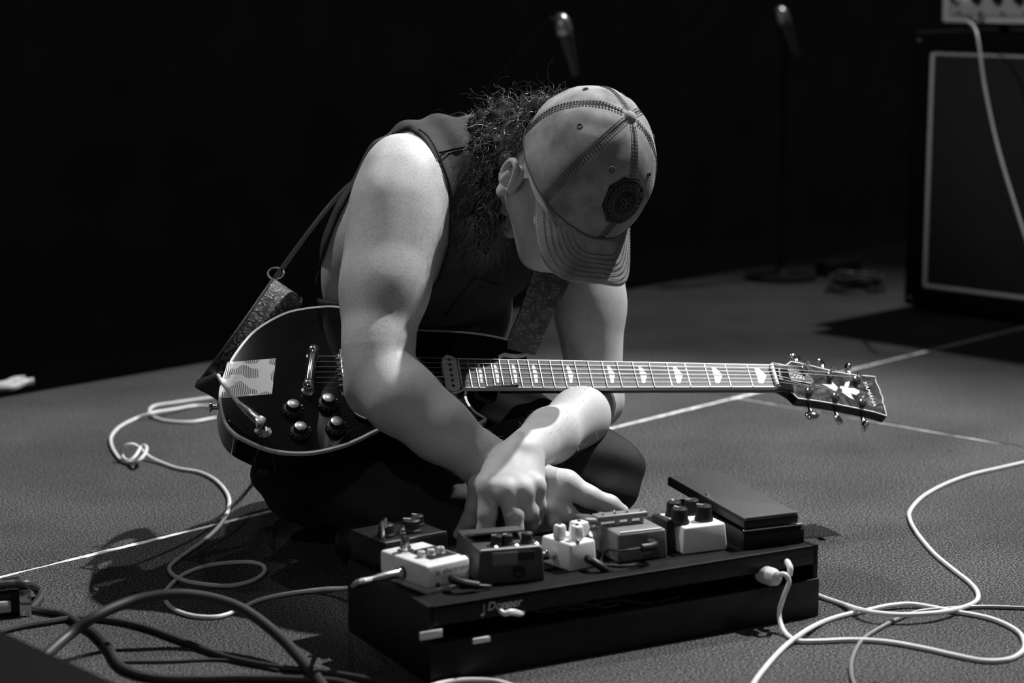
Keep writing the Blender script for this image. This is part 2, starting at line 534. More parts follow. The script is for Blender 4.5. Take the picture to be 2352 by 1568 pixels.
for (p, q) in (((px0, pz0), (px0, pz1)), ((px0, pz0), (px1, pz0)), ((px1, pz0), (px1, pz1)), ((px0, pz1), (px1, pz1))):
    MB().cyl(CM @ Vector((p[0], .016, p[1])), CM @ Vector((q[0], .016, q[1])), .0052, n=10).build('piping', 'white_paint', cab)['label'] = 'pale piping'
for sx in (.06, CW - .06):
    for sy in (.06, CD - .06):
        MB().cyl(CM @ Vector((sx, sy, 0)), CM @ Vector((sx, sy, .016)), .018, .02).build('foot', 'black_rubber', cab)
for sx in (.02, CW - .02):
    for sz in (.035, CH - .005):
        MB().lathe([(.004, 0), (.006, .001), (.004, .004), (.0005, .005)], CM @ Matrix.Translation((sx, 0, sz)) @ Matrix.Rotation(math.pi / 2, 4, 'X'), 12).build('corner_screw', 'brushed_metal', cab)
# head
hz = .015 + CH
ah = root('guitar_amplifier', CM @ Vector((.05, .03, hz)), 'small amplifier head with pale control panel on top of speaker cabinet', 'amplifier')
HW, HD, HH = .60, .24, .19
HM = CM @ Matrix.Translation((.062, .01, hz))
m = MB().box((HW / 2, .02 + HD / 2, .022 + HH / 2), (HW, HD, HH), HM, .008)
m.build('case', 'white_paint', ah)
m = MB().box((HW / 2, .016, .022 + .062), (HW - .05, .012, .085), HM, .003)
pn = m.build('control_panel', 'panel_grey', ah)
for k in range(9):
    x = .05 + k * .058
    R = HM @ Matrix.Translation((x, .010, .080)) @ Matrix.Rotation(math.pi / 2, 4, 'X')
    MB().lathe([(.012, 0), (.012, .004), (.0095, .005), (.009, .018), (.007, .02), (.0005, .02)], R, 20).build('knob', 'black_plastic' if k else 'chrome', ah)
for k in range(7):
    R = HM @ Matrix.Translation((.06 + k * .06, .010, .048)) @ Matrix.Rotation(math.pi / 2, 4, 'X')
    MB().lathe([(.006, 0), (.006, .003), (.003, .004), (.003, .010), (.0005, .010)], R, 12).build('switch', 'chrome', ah)
jw = HM @ Vector((.115, .008, .036))
R = HM @ Matrix.Translation((.115, .010, .036)) @ Matrix.Rotation(math.pi / 2, 4, 'X')
MB().lathe([(.009, 0), (.009, .004), (.006, .005), (.0005, .005)], R, 16).build('input_jack', 'chrome', ah)
lamp = mat('pilot_lamp', 0.9, 0.2)
_b = lamp.node_tree.nodes['Principled BSDF']; _b.inputs['Emission Color'].default_value = (1, 1, 1, 1); _b.inputs['Emission Strength'].default_value = 6
MB().ell((0, 0, 0), (.006, .006, .006), HM @ Matrix.Translation((.068, .006, .098))).build('pilot_light', lamp, ah)
for sx in (.06, HW - .06):
    for sy in (.06, HD - .03):
        MB().cyl(HM @ Vector((sx, sy, 0)), HM @ Vector((sx, sy, .023)), .014).build('foot', 'black_rubber', ah)

# ---------------------------------------------------------------- microphone stands in the dark background
def floor_at(pt): return Vector((pt.x, pt.y, 0))
Ym = 4.72
piv = P(1012, 318, Ym)
ms = root('microphone_stand', floor_at(piv), 'short black boom stand behind the person\'s cap, its arm slanting up', 'microphone stand')
MB().lathe([(.001, 0), (.11, 0), (.115, .008), (.11, .016), (.02, .022), (.015, .03)], Matrix.Translation(floor_at(piv)), 32).build('base', 'black_paint', ms)
MB().cyl(floor_at(piv), piv, .011).build('pole', 'black_paint', ms)
tip = P(1262, 42, Ym)
MB().cyl(piv + (piv - tip) * .15, tip, .006).build('boom_arm', 'black_paint', ms)
MB().cyl(piv - Vector((0, .02, 0)), piv + Vector((0, .02, 0)), .016).build('clutch', 'black_plastic', ms)
a, b = P(1283, 34, Ym - .01), P(1314, 150, Ym - .01)
d = (b - a)
R = Matrix.Translation(a) @ d.to_track_quat('Z', 'Y').to_matrix().to_4x4()
mk = root('microphone', floor_at(a), 'dark microphone with shiny grille hanging from the boom arm tip', 'microphone')
mk.location = a
MB().lathe([(.001, -.004), (.012, 0), (.02, .01), (.023, .025), (.021, .042), (.019, .046)], R, 24).build('grille', 'brushed_metal', mk)
MB().lathe([(.0195, .046), (.0205, .05), (.019, .056), (.012, .12), (.010, .14)], R, 24).build('handle', 'dark_metal', mk)
MB().cyl(tip, a + d * .5, .006).build('clip', 'black_plastic', mk)
Yb = 5.72
tp = P(1806, 70, Yb)
m2 = root('microphone_stand', floor_at(tp), 'thin straight black stand in the dark beside the speaker cabinet', 'microphone stand')
MB().lathe([(.001, 0), (.10, 0), (.10, .01), (.02, .02), (.012, .03)], Matrix.Translation(floor_at(tp)), 32).build('base', 'black_paint', m2)
MB().tube([floor_at(tp), tp - Vector((0, 0, .08)), tp], .009).build('pole', 'black_paint', m2)
R = Matrix.Translation(tp) @ (P(1800, 30, Yb) - P(1826, 100, Yb)).to_track_quat('Z', 'Y').to_matrix().to_4x4() @ Matrix.Translation((0, 0, -.075))
k2 = root('microphone', tp, 'dark microphone on top of the thin straight stand', 'microphone')
MB().lathe([(.010, 0), (.012, .02), (.019, .084), (.0205, .09), (.0195, .094)], R, 24).build('handle', 'dark_metal', k2)
MB().lathe([(.019, .094), (.021, .098), (.023, .115), (.02, .13), (.012, .14), (.001, .144)], R, 24).build('grille', 'brushed_metal', k2)

# clutter beside the cabinet
cc = G(1968, 668)
pts = []
for k in range(140):
    a = k / 140 * 2 * math.pi * 5
    rr = .05 + .012 * math.sin(a * .37) + .006 * math.sin(a * 2.3)
    pts.append(cc + Vector((rr * math.cos(a) * 1.15, rr * math.sin(a), .006 + .009 * (k / 28) + .003 * math.sin(a * 3))))
o = MB().tube(pts, .0045, 6).build('cable_coil', 'dark_rubber')
tag(o, 'coil of dark cable lying on the carpet beside speaker cabinet', 'cable')
c2 = G(1925, 628)
pb = root('power_strip', c2, 'small dark power strip behind the coil of cable near the cabinet', 'power strip')
Mx = frame(c2, E1, E2, Vector((0, 0, 1)))
MB().box((0, 0, .02), (.16, .05, .04), Mx, .005).build('housing', 'black_plastic', pb)
for k in range(3):
    MB().lathe([(.017, 0), (.017, .004), (.013, .004), (.013, .001), (.0005, .001)], Mx @ Matrix.Translation((-.05 + .05 * k, 0, .04)), 18).build('socket', 'dark_metal', pb)
# pale strip at the far left edge
a, b = G(-60, 905), G(72, 884)
d = (b - a).normalized(); s = Vector((-d.y, d.x, 0))
pts = [a + d * (b - a).length * t + s * .012 * math.sin(t * 9) + Vector((0, 0, .009)) for t in np.linspace(0, 1, 16)]
m = MB()
for off in (-.016, .016): m.tube([p + s * off for p in pts], .008, 8)
tag(m.build('pale_cable', 'white_rubber'), 'doubled pale cable lying at the dark rear edge of the carpet', 'cable')

# ================================================================ GUITAR
GB = P(795, 848, 2.95)          # bridge, on the string line
GN = P(1777, 857, 3.085)        # nut
GA = (GN - GB).normalized()
SC = (GN - GB).length           # scale length in metres
_up = Vector((0, math.cos(math.radians(35)), math.sin(math.radians(35))))
GBv = (_up - GA * _up.dot(GA)).normalized()   # towards the bass side
GC = GA.cross(GBv).normalized()               # face normal
# string plane is 14 mm above the top; top surface plane:
TOPO = GB - GC * 0.014
GM = frame(TOPO, GA, GBv, GC)
def GF(px, py, lift=0.0):
    """pixel -> guitar coordinates on the plane `lift` above the top"""
    p = onplane(px, py, TOPO + GC * lift, GC)
    q = p - TOPO
    return (q.dot(GA), q.dot(GBv))
print('SCALE LENGTH', SC)
gt = root('electric_guitar', Vector((-.25, 2.95, 0)), 'dark electric guitar with cream binding and arrow inlays across the seated person\'s lap', 'guitar')
gt.location = TOPO - GC * .05
low = [(791.5, 705.5), (761.7, 702), (728.5, 703.5), (688.7, 708.8), (658.9, 716), (629, 729.4), (595.8, 749.3), (569.3, 772.5), (542.8, 805.6), (526.2, 832.2),
       (511.3, 865.3), (503, 898.5), (503.6, 925), (509.6, 954.9), (519.6, 978), (539.5, 998), (562.7, 1011), (595.8, 1026), (629, 1036), (668.8, 1041), (712, 1040.5),
       (748.4, 1034.5), (788.2, 1024), (828, 1008), (861, 991.4), (900, 975), (945, 966), (990, 968), (1040, 980), (1072, 983), (1095, 976), (1110, 968), (1118.5, 962)]
cut = [(1106, 953), (1092.9, 944.4), (1081, 931), (1075, 921.4), (1071.5, 908.7), (1075, 893), (1085, 883), (1108, 876.8), (1150, 873)]
bass = [(1150, 818), (1185, 818), (1212, 812), (1207, 798), (1190, 786), (1165, 778), (1130, 770), (1090, 764), (1045, 760), (1000, 758), (950, 755), (905, 745), (865, 728), (828, 714)]
outline = [GF(*p) for p in low + cut + bass]
def dens(poly, n=3):
    q = []
    m = len(poly)
    for i in range(m):
        p0, p1, p2, p3 = (Vector(poly[(i + k - 1) % m] + (0,)) for k in range(4))
        if (p2 - p1).length < .001: continue
        for k in range(n):
            t = k / n
            c = 0.5 * ((2 * p1) + (p2 - p0) * t + (2 * p0 - 5 * p1 + 4 * p2 - p3) * t * t + (3 * p1 - p0 - 3 * p2 + p3) * t ** 3)
            q.append((c.x, c.y))
    return q
# keep the horn tip and neck joint sharp: densify only the bout
ol = dens(outline, 3)
def inset(poly, d):
    m = len(poly); out = []
    area = sum(poly[i][0] * poly[(i + 1) % m][1] - poly[(i + 1) % m][0] * poly[i][1] for i in range(m))
    sg = 1 if area > 0 else -1
    for i in range(m):
        a, b = Vector(poly[i - 1]), Vector(poly[(i + 1) % m])
        t = (b - a); t.normalize()
        out.append((poly[i][0] - sg * t.y * d, poly[i][1] + sg * t.x * d))
    return out
m = MB().prism(inset(ol, .0035), -.046, 0.0, GM, 0.0)
gb = m.build('body', 'guitar_lacquer', gt, True, 0.5)
# slightly wider lower body below the binding
m = MB().prism(ol, -.044, -.005, GM)
m.build('body_side', 'guitar_lacquer', gt, True, 0.5)
# binding: ring of square section around the top edge
def ring(poly, w, z0, z1, M):
    b = MB(); n = len(poly); inn = inset(poly, w)
    v = [(x, y, z0) for x, y in poly] + [(x, y, z1) for x, y in poly] + [(x, y, z1) for x, y in inn] + [(x, y, z0) for x, y in inn]
    f = []
    for i in range(n):
        j = (i + 1) % n
        for k in range(4):
            k2 = (k + 1) % 4
            f.append((k * n + i, k * n + j, k2 * n + j, k2 * n + i))
    b.add(v, f, M); return b
ring([p for p in ol], .0035, -.0055, .0006, GM).build('binding', 'cream_binding', gt, True, 0.5)['label'] = 'cream edge binding'
# pick guard
pgp = [(812, 931), (809, 945), (816, 957), (830, 965), (846, 967), (880, 950), (930, 925), (990, 915), (1029, 911.7), (1047, 908.7), (1059.7, 903.6), (1070, 890), (1082.7, 876.8), (1060, 872), (960, 872), (880, 880), (840, 905), (824, 916)]
pg2 = dens([GF(*p) for p in pgp], 3)
g_ = MB().prism(inset(pg2, .0014), .004, .0068, GM).build('pickguard', 'black_plastic', gt, True, .5)
ring(pg2, .0015, .004, .007, GM).build('pickguard_edge', 'cream_binding', gt, True, .5)
for p in ((826, 948), (1056, 893)):
    x, y = GF(*p)
    MB().cyl(GM @ Vector((x, y, 0)), GM @ Vector((x, y, .0075)), .002, n=10).build('pickguard_post', 'chrome', gt)
# neck + fretboard
def hw(a):   # half width of fretboard
    t = (a) / SC
    return .0215 + (1 - t) * .0085
A_END = GF(1056, 842, .008)[0]
FB = .0085
m = MB()
secs = []
for k in range(14):
    a = A_END - .0 + (SC - A_END) * k / 13
    secs.append(a)
def neck_sec(a, w, d):
    pts = []
    for k in range(13):
        t = math.pi * k / 12
        pts.append((a, -w * math.cos(t), .002 - d * math.sin(t)))
    return pts
v = []; f = []
nk = [(a, hw(a), .021 + .003 * (1 - a / SC)) for a in np.linspace(A_END + .06, SC, 14)]
nk += [(SC + .012, .0205, .022), (SC + .03, .024, .024)]
for a, w_, d_ in nk: v += neck_sec(a, w_, d_)
for i in range(len(nk) - 1):
    for k in range(12):
        f.append((i * 13 + k, i * 13 + k + 1, (i + 1) * 13 + k + 1, (i + 1) * 13 + k))
    f.append((i * 13 + 12, i * 13, (i + 1) * 13, (i + 1) * 13 + 12))
f.append(tuple(range(13))); f.append(tuple((len(nk) - 1) * 13 + k for k in range(13))[::-1])
MB().add(v, f, GM).build('neck', 'guitar_lacquer', gt, True, .6)
fbp = [(A_END, -hw(A_END)), (SC, -hw(SC)), (SC, hw(SC)), (A_END, hw(A_END))]
fb = MB().prism(fbp, .002, FB, GM).build('fretboard', 'fretboard_wood', gt, False)
for sgn in (-1, 1):
    q = [(A_END, sgn * hw(A_END)), (SC, sgn * hw(SC)), (SC, sgn * (hw(SC) + .0018)), (A_END, sgn * (hw(A_END) + .0018))]
    MB().prism(q, .002, FB + .0003, GM).build('fretboard_binding', 'cream_binding', fb, False)
MB().prism([(A_END, -hw(A_END)), (A_END, hw(A_END)), (A_END - .0018, hw(A_END)), (A_END - .0018, -hw(A_END))], .002, FB + .0003, GM).build('fretboard_binding', 'cream_binding', fb, False)
for n in range(1, 23):
    a = SC * 2 ** (-n / 12)
    if a < A_END + .003: break
    w_ = hw(a) + .0006
    MB().cyl(GM @ Vector((a, -w_, FB + .0001)), GM @ Vector((a, w_, FB + .0001)), .0012, n=8).build('fret', 'brushed_metal', fb)
def fpos(n): return SC * 2 ** (-n / 12)
for n in (1, 3, 5, 7, 9, 12, 15, 17, 19, 21):
    a0, a1 = fpos(n), fpos(n - 1)
    L = a1 - a0; c = (a0 + a1) / 2; w_ = hw(c)
    # arrow head pointing to the nut, split across the middle
    x0 = c - L * .20; x1 = c - L * .02; x2 = c + L * .22
    if n >= 15: x0, x1, x2 = c - L * .2, c + L * .05, c + L * .2
    for s in (1, -1):
        q = [(x0, s * .0007), (x2, s * .0007), (x1, s * w_ * .72), (x0, s * w_ * .72)]
        MB().prism(q if s > 0 else q[::-1], FB - .001, FB + .0003, GM).build('inlay', 'pearl', fb, False)
# nut
MB().box((SC + .002, 0, .0075), (.005, .043, .012), GM, .001).build('nut', 'cream_binding', gt)
# ---- headstock plane
HA = (GA * math.cos(math.radians(13)) - GC * math.sin(math.radians(13))).normalized()
HC = GBv.cross(HA) * -1
HC = HA.cross(GBv).normalized()
HO = TOPO + GA * (SC + .0045) + GC * .003
HSM = frame(HO, HA, GBv, HC)
def HF(px, py, lift=0.0):
    p = onplane(px, py, HO + HC * lift, HC); q = p - HO
    return (q.dot(HA), q.dot(GBv))
hpx = [(1773, 832.5), (1790, 835), (1803.8, 838), (1816, 829), (1837, 832.5), (1880, 843), (1920, 853), (1965, 860), (2011, 864), (2012.5, 877), (2018, 887), (2022, 896), (2023.5, 904), (2027, 909), (2029, 918), (2028, 925), (2032, 932), (2035, 945), (2037, 955.5),
       (2011, 947), (1975, 939), (1920, 928), (1878, 921), (1833, 915), (1817.6, 900), (1798, 889), (1786, 885)]
hol = [HF(*p) for p in hpx]
hs = MB().prism(inset(hol, .0016), -.016, 0, HSM).build('headstock', 'headstock_veneer', gt, False)
MB().prism(hol, -.0155, -.0012, HSM).build('headstock_side', 'guitar_lacquer', hs, False)
ring(hol, .0016, -.0014, .0004, HSM).build('headstock_binding', 'cream_binding', hs, False)
tr = [HF(*p) for p in ((1787, 849), (1818, 852), (1855, 864), (1867, 876), (1862, 882), (1825, 877), (1789, 871))]
MB().prism(tr, 0, .002, HSM).build('truss_cover', 'black_plastic', hs, False)
ring(tr, .0006, .0018, .0023, HSM).build('truss_cover_edge', 'cream_binding', hs, False)
x, y = HF(1824, 867)
LM = HSM @ Matrix.Translation((x, y, .0024)) @ Matrix.Rotation(math.radians(2), 4, 'Z')
text_mesh('SG500', .0125, LM, .0002).build('lettering', 'white_print', hs, False)
x, y = HF(1997, 905)
LM = HSM @ Matrix.Translation((x, y, .0006)) @ Matrix.Rotation(math.radians(-90 + 4), 4, 'Z') @ Matrix.Diagonal((1, .8, 1, 1))
text_mesh('YAMAHA', .0128, LM, .0002).build('lettering', 'white_print', hs, False)
fl1 = [(1887, 882), (1910, 884), (1911, 877), (1924, 890), (1921, 898), (1912, 896), (1905, 891)]
fl2 = [(1927, 893), (1930, 887), (1938, 888), (1942, 878), (1951, 876), (1950, 884), (1947, 891), (1962, 892), (1973, 897), (1974, 902), (1966, 907), (1953, 903), (1958, 913), (1962, 918), (1950, 913), (1938, 904), (1930, 899)]
for q in (fl1, fl2):
    MB().prism([HF(*p) for p in q][::-1], 0.0, .0007, HSM).build('inlay', 'pearl', hs, False)
posts = [(1845, 848), (1905, 861), (1966, 872), (1857, 899), (1918, 911), (1979, 924)]
post3 = []
for i, p in enumerate(posts):
    x, y = HF(*p)
    post3.append((x, y))
    b = MB().lathe([(.0075, 0), (.0075, .002), (.0055, .0035), (.0032, .004), (.003, .009), (.0042, .010), (.0042, .015), (.003, .017), (.0005, .017)], HSM @ Matrix.Translation((x, y, 0)), 18)
    tp_ = b.build('tuning_post', 'chrome', hs)
    s = 1 if i < 3 else -1
    ys = max(q[1] for q in hol if abs(q[0] - x) < .04) if s > 0 else min(q[1] for q in hol if abs(q[0] - x) < .02)
    Mk = HSM @ Matrix.Translation((x + .001, ys + s * .022, -.011))
    tw = (0.2, 0.6, 1.3, -.3, .5, 1.45)[i]
    kb = MB().cyl(HSM @ Vector((x + .001, ys - s * .004, -.011)), HSM @ Vector((x + .001, ys + s * .013, -.011)), .0028, n=10)
    kb.lathe([(.004, 0), (.004, .003), (.0028, .004)], Mk @ Matrix.Translation((0, -s * .010, 0)) @ Matrix.Rotation(-s * math.pi / 2, 4, 'X'), 12)
    kb.build('tuner_shaft', 'chrome', hs)
    MB().ell((0, 0, 0), (.011, .0085, .0048), Mk @ Matrix.Rotation(tw, 4, 'Y'), 20, 12).build('tuner_key', 'chrome', hs)
# ---- hardware
def facep(px, py): 
    x, y = GF(px, py); return Vector((x, y, 0))
# tailpiece: bar with rounded ends on two studs
ta, tb = GF(720, 806, .014), GF(709, 884, .014)
mid = (Vector(ta + (0,)) + Vector(tb + (0,))) / 2
tpz = .0135
L = (Vector(ta) - Vector(tb)).length
TM = GM @ Matrix.Translation((mid.x, mid.y, tpz)) @ Matrix.Rotation(math.atan2(tb[1] - ta[1], tb[0] - ta[0]), 4, 'Z')
m = MB().box((0, 0, 0), (L * .92, .013, .011), TM, .0048, 4)
m.ell((L * .47, 0, -.001), (.010, .0085, .006), TM); m.ell((-L * .47, 0, -.001), (.010, .0085, .006), TM)
m.build('tailpiece', 'chrome', gt)
for q in (ta, tb):
    d = (Vector(q) - Vector((mid.x, mid.y))); d = d * 1.0
    MB().lathe([(.0095, 0), (.0095, .003), (.006, .004), (.006, .017), (.0075, .018), (.0075, .0205), (.005, .0225), (.0005, .023)], GM @ Matrix.Translation((mid.x + d.x, mid.y + d.y, 0)), 20).build('tailpiece_stud', 'chrome', gt)
# bridge
BX = 0.0
MB().box((BX, 0, .0065), (.014, .092, .009), GM, .003, 3).build('bridge', 'chrome', gt)
for s in (-1, 1):
    MB().lathe([(.009, 0), (.009, .003), (.004, .004), (.004, .012), (.0005, .0125)], GM @ Matrix.Translation((BX, s * .037, 0)), 18).build('bridge_post', 'chrome', gt)
for k in range(6):
    y = -.026 + k * .0104
    MB().box((BX - .001 + .001 * (k % 3), y, .0115), (.008, .0065, .005), GM, .0012).build('saddle', 'chrome', gt)
    MB().cyl(GM @ Vector((BX - .012, y, .0085)), GM @ Vector((BX - .004, y, .0095)), .002, n=8).build('saddle_screw', 'chrome', gt)
# strings
STR = []
for k in range(6):
    yb = -.026 + k * .0104; yn = -.0175 + k * .007
    r = .00018 + k * .00006
    px_, py_ = post3[[3, 4, 5, 2, 1, 0][k]]
    pz = HSM @ Vector((px_, py_ - (.003 if k > 2 else -.003), .009))
    pts = [GM @ Vector((mid.x + .005, yb, .0135)), GM @ Vector((BX, yb, .0142)), GM @ Vector((SC + .002, yn, .0142)), pz]
    MB().tube(pts, r, 6).build('string', 'brushed_metal', gt)
# pickups
def rrect(w, h, r, n=6):
    out = []
    for cx, cy, a0 in ((w / 2 - r, h / 2 - r, 0), (-w / 2 + r, h / 2 - r, 90), (-w / 2 + r, -h / 2 + r, 180), (w / 2 - r, -h / 2 + r, 270)):
        for k in range(n + 1):
            a = math.radians(a0 + 90 * k / n); out.append((cx + r * math.cos(a), cy + r * math.sin(a)))
    return out
pxn = GF(1034, 841, .009)
for (cx, cy) in ((pxn[0], 0.0), (.045, 0.0)):
    pu = MB().prism(rrect(.022, .070, .010), 0, .009, GM @ Matrix.Translation((cx, cy, 0)), .0012)
    po = pu.build('pickup', 'panel_grey', gt)
    for k in range(6):
        MB().lathe([(.0026, 0), (.0026, .0008), (.0018, .0012), (.0002, .0006)], GM @ Matrix.Translation((cx, -.026 + .0104 * k, .009)), 12).build('pole_piece', 'dark_metal', po)
    for s in (-1, 1):
        MB().lathe([(.003, 0), (.003, .002), (.0003, .003)], GM @ Matrix.Translation((cx, s * .043, 0)), 10).build('pickup_screw', 'chrome', po)
# knobs (pixel = metal top of each)
KZ = .0165
for p in ((674, 926), (755, 912), (691, 977), (774, 966)):
    x, y = GF(p[0], p[1], KZ)
    KM = GM @ Matrix.Translation((x, y, 0))
    kn = MB().lathe([(.0142, .0015), (.0148, .002), (.0148, .0035), (.0128, .0075), (.0098, .009), (.0092, .0155), (.0088, KZ - .0003)], KM, 32).build('knob', 'black_plastic', gt, True, .45)
    MB().lathe([(.0083, KZ - .0006), (.0083, KZ + .0002), (.0078, KZ + .0005), (.0005, KZ + .0005)], KM, 32).build('knob_cap', 'brushed_metal', kn)
    mm = MB()
    for k in range(11):
        a = math.radians(-150 + 30 * k)
        mm.box((.0137 * math.cos(a), .0137 * math.sin(a), .0060), (.0028, .0008, .0006), KM @ Matrix.Rotation(0, 4, 'Z'))
    for k in range(20):
        a = 2 * math.pi * k / 20
        mm.add([(.0150, -.0006, .0022), (.0150, .0006, .0022), (.0142, .0006, .0048), (.0142, -.0006, .0048)], [(0, 1, 2, 3)], KM @ Matrix.Rotation(a, 4, 'Z'))
    mm.build('knob_marks', 'mid_grey_label', kn, False)
    MB().box((0, 0, 0), (.004, .0016, .0012), KM @ Matrix.Rotation(math.radians(35), 4, 'Z') @ Matrix.Translation((.0168, 0, .001))).build('knob_pointer', 'chrome', kn)
# sticker
sq = [GF(*p) for p in ((521, 832.6), (634, 823), (624.5, 905.3), (505.5, 915))]
st = MB().prism(sq[::-1], 0.0, .0007, GM).build('sticker', 'sticker_print', gt, False)
st['label'] = 'white sticker printed with wavy black lines'
# output jack
jx, jy = GF(604, 992)
MB().lathe([(.012, 0), (.012, .0015), (.008, .0025), (.008, .005), (.0055, .0055), (.0055, .007), (.003, .007), (.0005, .002)], GM @ Matrix.Translation((jx, jy, 0)), 24).build('output_jack', 'chrome', gt)
JACK = GM @ Vector((jx, jy, 0))
for p in ((527, 967), (760, 1020)):
    x, y = GF(*p)
    MB().lathe([(.0022, 0), (.002, .001), (.0003, .0014)], GM @ Matrix.Translation((x, y, 0)), 10).build('screw', 'chrome', gt)
# strap buttons
bp0 = GM @ Vector((GF(503, 910)[0], GF(503, 910)[1], -.022))
R = Matrix.Translation(bp0) @ (-GA).to_track_quat('Z', 'Y').to_matrix().to_4x4()
MB().lathe([(.004, -.003), (.004, .008), (.0075, .010), (.0075, .012), (.0005, .013)], R, 16).build('strap_button', 'chrome', gt)

# ================================================================ PERSON (voxel field -> one continuous surface)
VOX = 0.0024
class Field:
    def __init__(s, lo, hi, h):
        s.lo = np.array(lo, float); s.h = h
        s.n = np.ceil((np.array(hi) - s.lo) / h).astype(int) + 1
        s.F = np.full(s.n, 1.0, np.float32)
    def sub(s, lo, hi):
        a = np.clip(np.floor((np.array(lo) - s.lo) / s.h).astype(int), 0, s.n)
        b = np.clip(np.ceil((np.array(hi) - s.lo) / s.h).astype(int) + 1, 0, s.n)
        sl = tuple(slice(a[i], b[i]) for i in range(3))
        g = [(s.lo[i] + s.h * np.arange(a[i], b[i])).astype(np.float32) for i in range(3)]
        return sl, g[0][:, None, None], g[1][None, :, None], g[2][None, None, :]
    def union(s, sl, d, k):
        f = s.F[sl]
        if k <= 0: s.F[sl] = np.minimum(f, d); return
        hh = np.maximum(k - np.abs(f - d), 0) / k
        s.F[sl] = np.minimum(f, d) - hh * hh * (k * .25)
    def subtract(s, sl, d, k):
        f = s.F[sl]; d = -d
        hh = np.maximum(k - np.abs(f - d), 0) / k
        s.F[sl] = np.maximum(f, d) + hh * hh * (k * .25)
    def cone(s, a, b, ra, rb, k=.01, op='u', flat=None):
        """tapered capsule; flat=(axis, factor<1) squashes its section along axis"""
        a = np.array(a, float); b = np.array(b, float)
        R = max(ra, rb) + k + 3 * s.h
        sl, X, Y, Z = s.sub(np.minimum(a, b) - R, np.maximum(a, b) + R)
        if s.F[sl].size == 0: return
        x, y, z = X - a[0], Y - a[1], Z - a[2]
        ab = b - a; L2 = float(ab @ ab) + 1e-12
        t = np.clip((x * ab[0] + y * ab[1] + z * ab[2]) / L2, 0, 1)
        x = x - t * ab[0]; y = y - t * ab[1]; z = z - t * ab[2]
        sc = 1.0
        if flat is not None:
            ax = np.array(flat[0], float); ax /= np.linalg.norm(ax)
            q = (x * ax[0] + y * ax[1] + z * ax[2]); e = (1 / flat[1] - 1)
            x = x + q * ax[0] * e; y = y + q * ax[1] * e; z = z + q * ax[2] * e; sc = .5 * (1 + flat[1])
        d = (np.sqrt(x * x + y * y + z * z) - (ra + t * (rb - ra))) * sc
        (s.union if op == 'u' else s.subtract)(sl, d.astype(np.float32), k)
    def ell(s, c, axes, rad, k=.01, op='u'):
        """ellipsoid; axes three unit vectors, rad three radii"""
        c = np.array(c, float); R = max(rad) + k + 3 * s.h
        a0 = Vector(axes[0]).normalized(); a1 = Vector(axes[1]); a1 = (a1 - a0 * a1.dot(a0)).normalized()
        axes = (a0, a1, a0.cross(a1))
        sl, X, Y, Z = s.sub(c - R, c + R)
        if s.F[sl].size == 0: return
        x, y, z = X - c[0], Y - c[1], Z - c[2]
        q0 = 0; q1 = 0
        for ax, r in zip(axes, rad):
            p = x * ax[0] + y * ax[1] + z * ax[2]
            q0 = q0 + (p / r) ** 2; q1 = q1 + (p / (r * r)) ** 2
        k0 = np.sqrt(q0); k1 = np.sqrt(q1) + 1e-9
        d = k0 * (k0 - 1) / k1
        (s.union if op == 'u' else s.subtract)(sl, d.astype(np.float32), k)
    def chain(s, pts, rads, k=.008, flat=None):
        for i in range(len(pts) - 1): s.cone(pts[i], pts[i + 1], rads[i], rads[i + 1], k, 'u', flat)
    def mesh(s, smooth=1):
        F = s.F; S = F < 0
        c = np.zeros(tuple(s.n - 1), np.uint8)
        for i in (0, 1):
            for j in (0, 1):
                for k in (0, 1):
                    c += S[i:s.n[0] - 1 + i, j:s.n[1] - 1 + j, k:s.n[2] - 1 + k]
        act = (c > 0) & (c < 8)
        idx = np.argwhere(act); n = len(idx)
        vid = np.full(act.shape, -1, np.int32); vid[act] = np.arange(n)
        acc = np.zeros((n, 3)); cnt = np.zeros(n)
        cor = [(i, j, k) for i in (0, 1) for j in (0, 1) for k in (0, 1)]
        for A in cor:
            for ax in range(3):
                if A[ax] == 1: continue
                B = list(A); B[ax] = 1
                fa = F[idx[:, 0] + A[0], idx[:, 1] + A[1], idx[:, 2] + A[2]]
                fb = F[idx[:, 0] + B[0], idx[:, 1] + B[1], idx[:, 2] + B[2]]
                m = (fa < 0) != (fb < 0)
                t = np.zeros(n); t[m] = fa[m] / (fa[m] - fb[m])
                p = np.tile(np.array(A, float), (n, 1)); p[:, ax] += t
                acc[m] += p[m]; cnt[m] += 1
        V = s.lo + s.h * (idx + acc / cnt[:, None])
        Q = []
        for ax in range(3):
            o1, o2 = (ax + 1) % 3, (ax + 2) % 3
            sa = [slice(None)] * 3; sb = [slice(None)] * 3
            sa[ax] = slice(0, -1); sb[ax] = slice(1, None)
            x = S[tuple(sa)] != S[tuple(sb)]
            e = np.argwhere(x)
            e = e[(e[:, o1] > 0) & (e[:, o2] > 0) & (e[:, o1] < s.n[o1] - 1) & (e[:, o2] < s.n[o2] - 1)]
            def cell(d1, d2):
                q = e.copy(); q[:, o1] += d1; q[:, o2] += d2
                return vid[q[:, 0], q[:, 1], q[:, 2]]
            q = np.stack([cell(-1, -1), cell(0, -1), cell(0, 0), cell(-1, 0)], 1)
            neg = S[e[:, 0], e[:, 1], e[:, 2]]
            q[~neg] = q[~neg][:, ::-1]
            Q.append(q)
        Q = np.concatenate(Q)
        for _ in range(smooth):
            a = np.concatenate([Q[:, i] for i in range(4)]); b = np.concatenate([Q[:, (i + 1) % 4] for i in range(4)])
            ct = np.bincount(a, minlength=n) + np.bincount(b, minlength=n)
            W = np.stack([np.bincount(a, V[b, i], n) + np.bincount(b, V[a, i], n) for i in range(3)], 1) / np.maximum(ct, 1)[:, None]
            V = V * .5 + W * .5
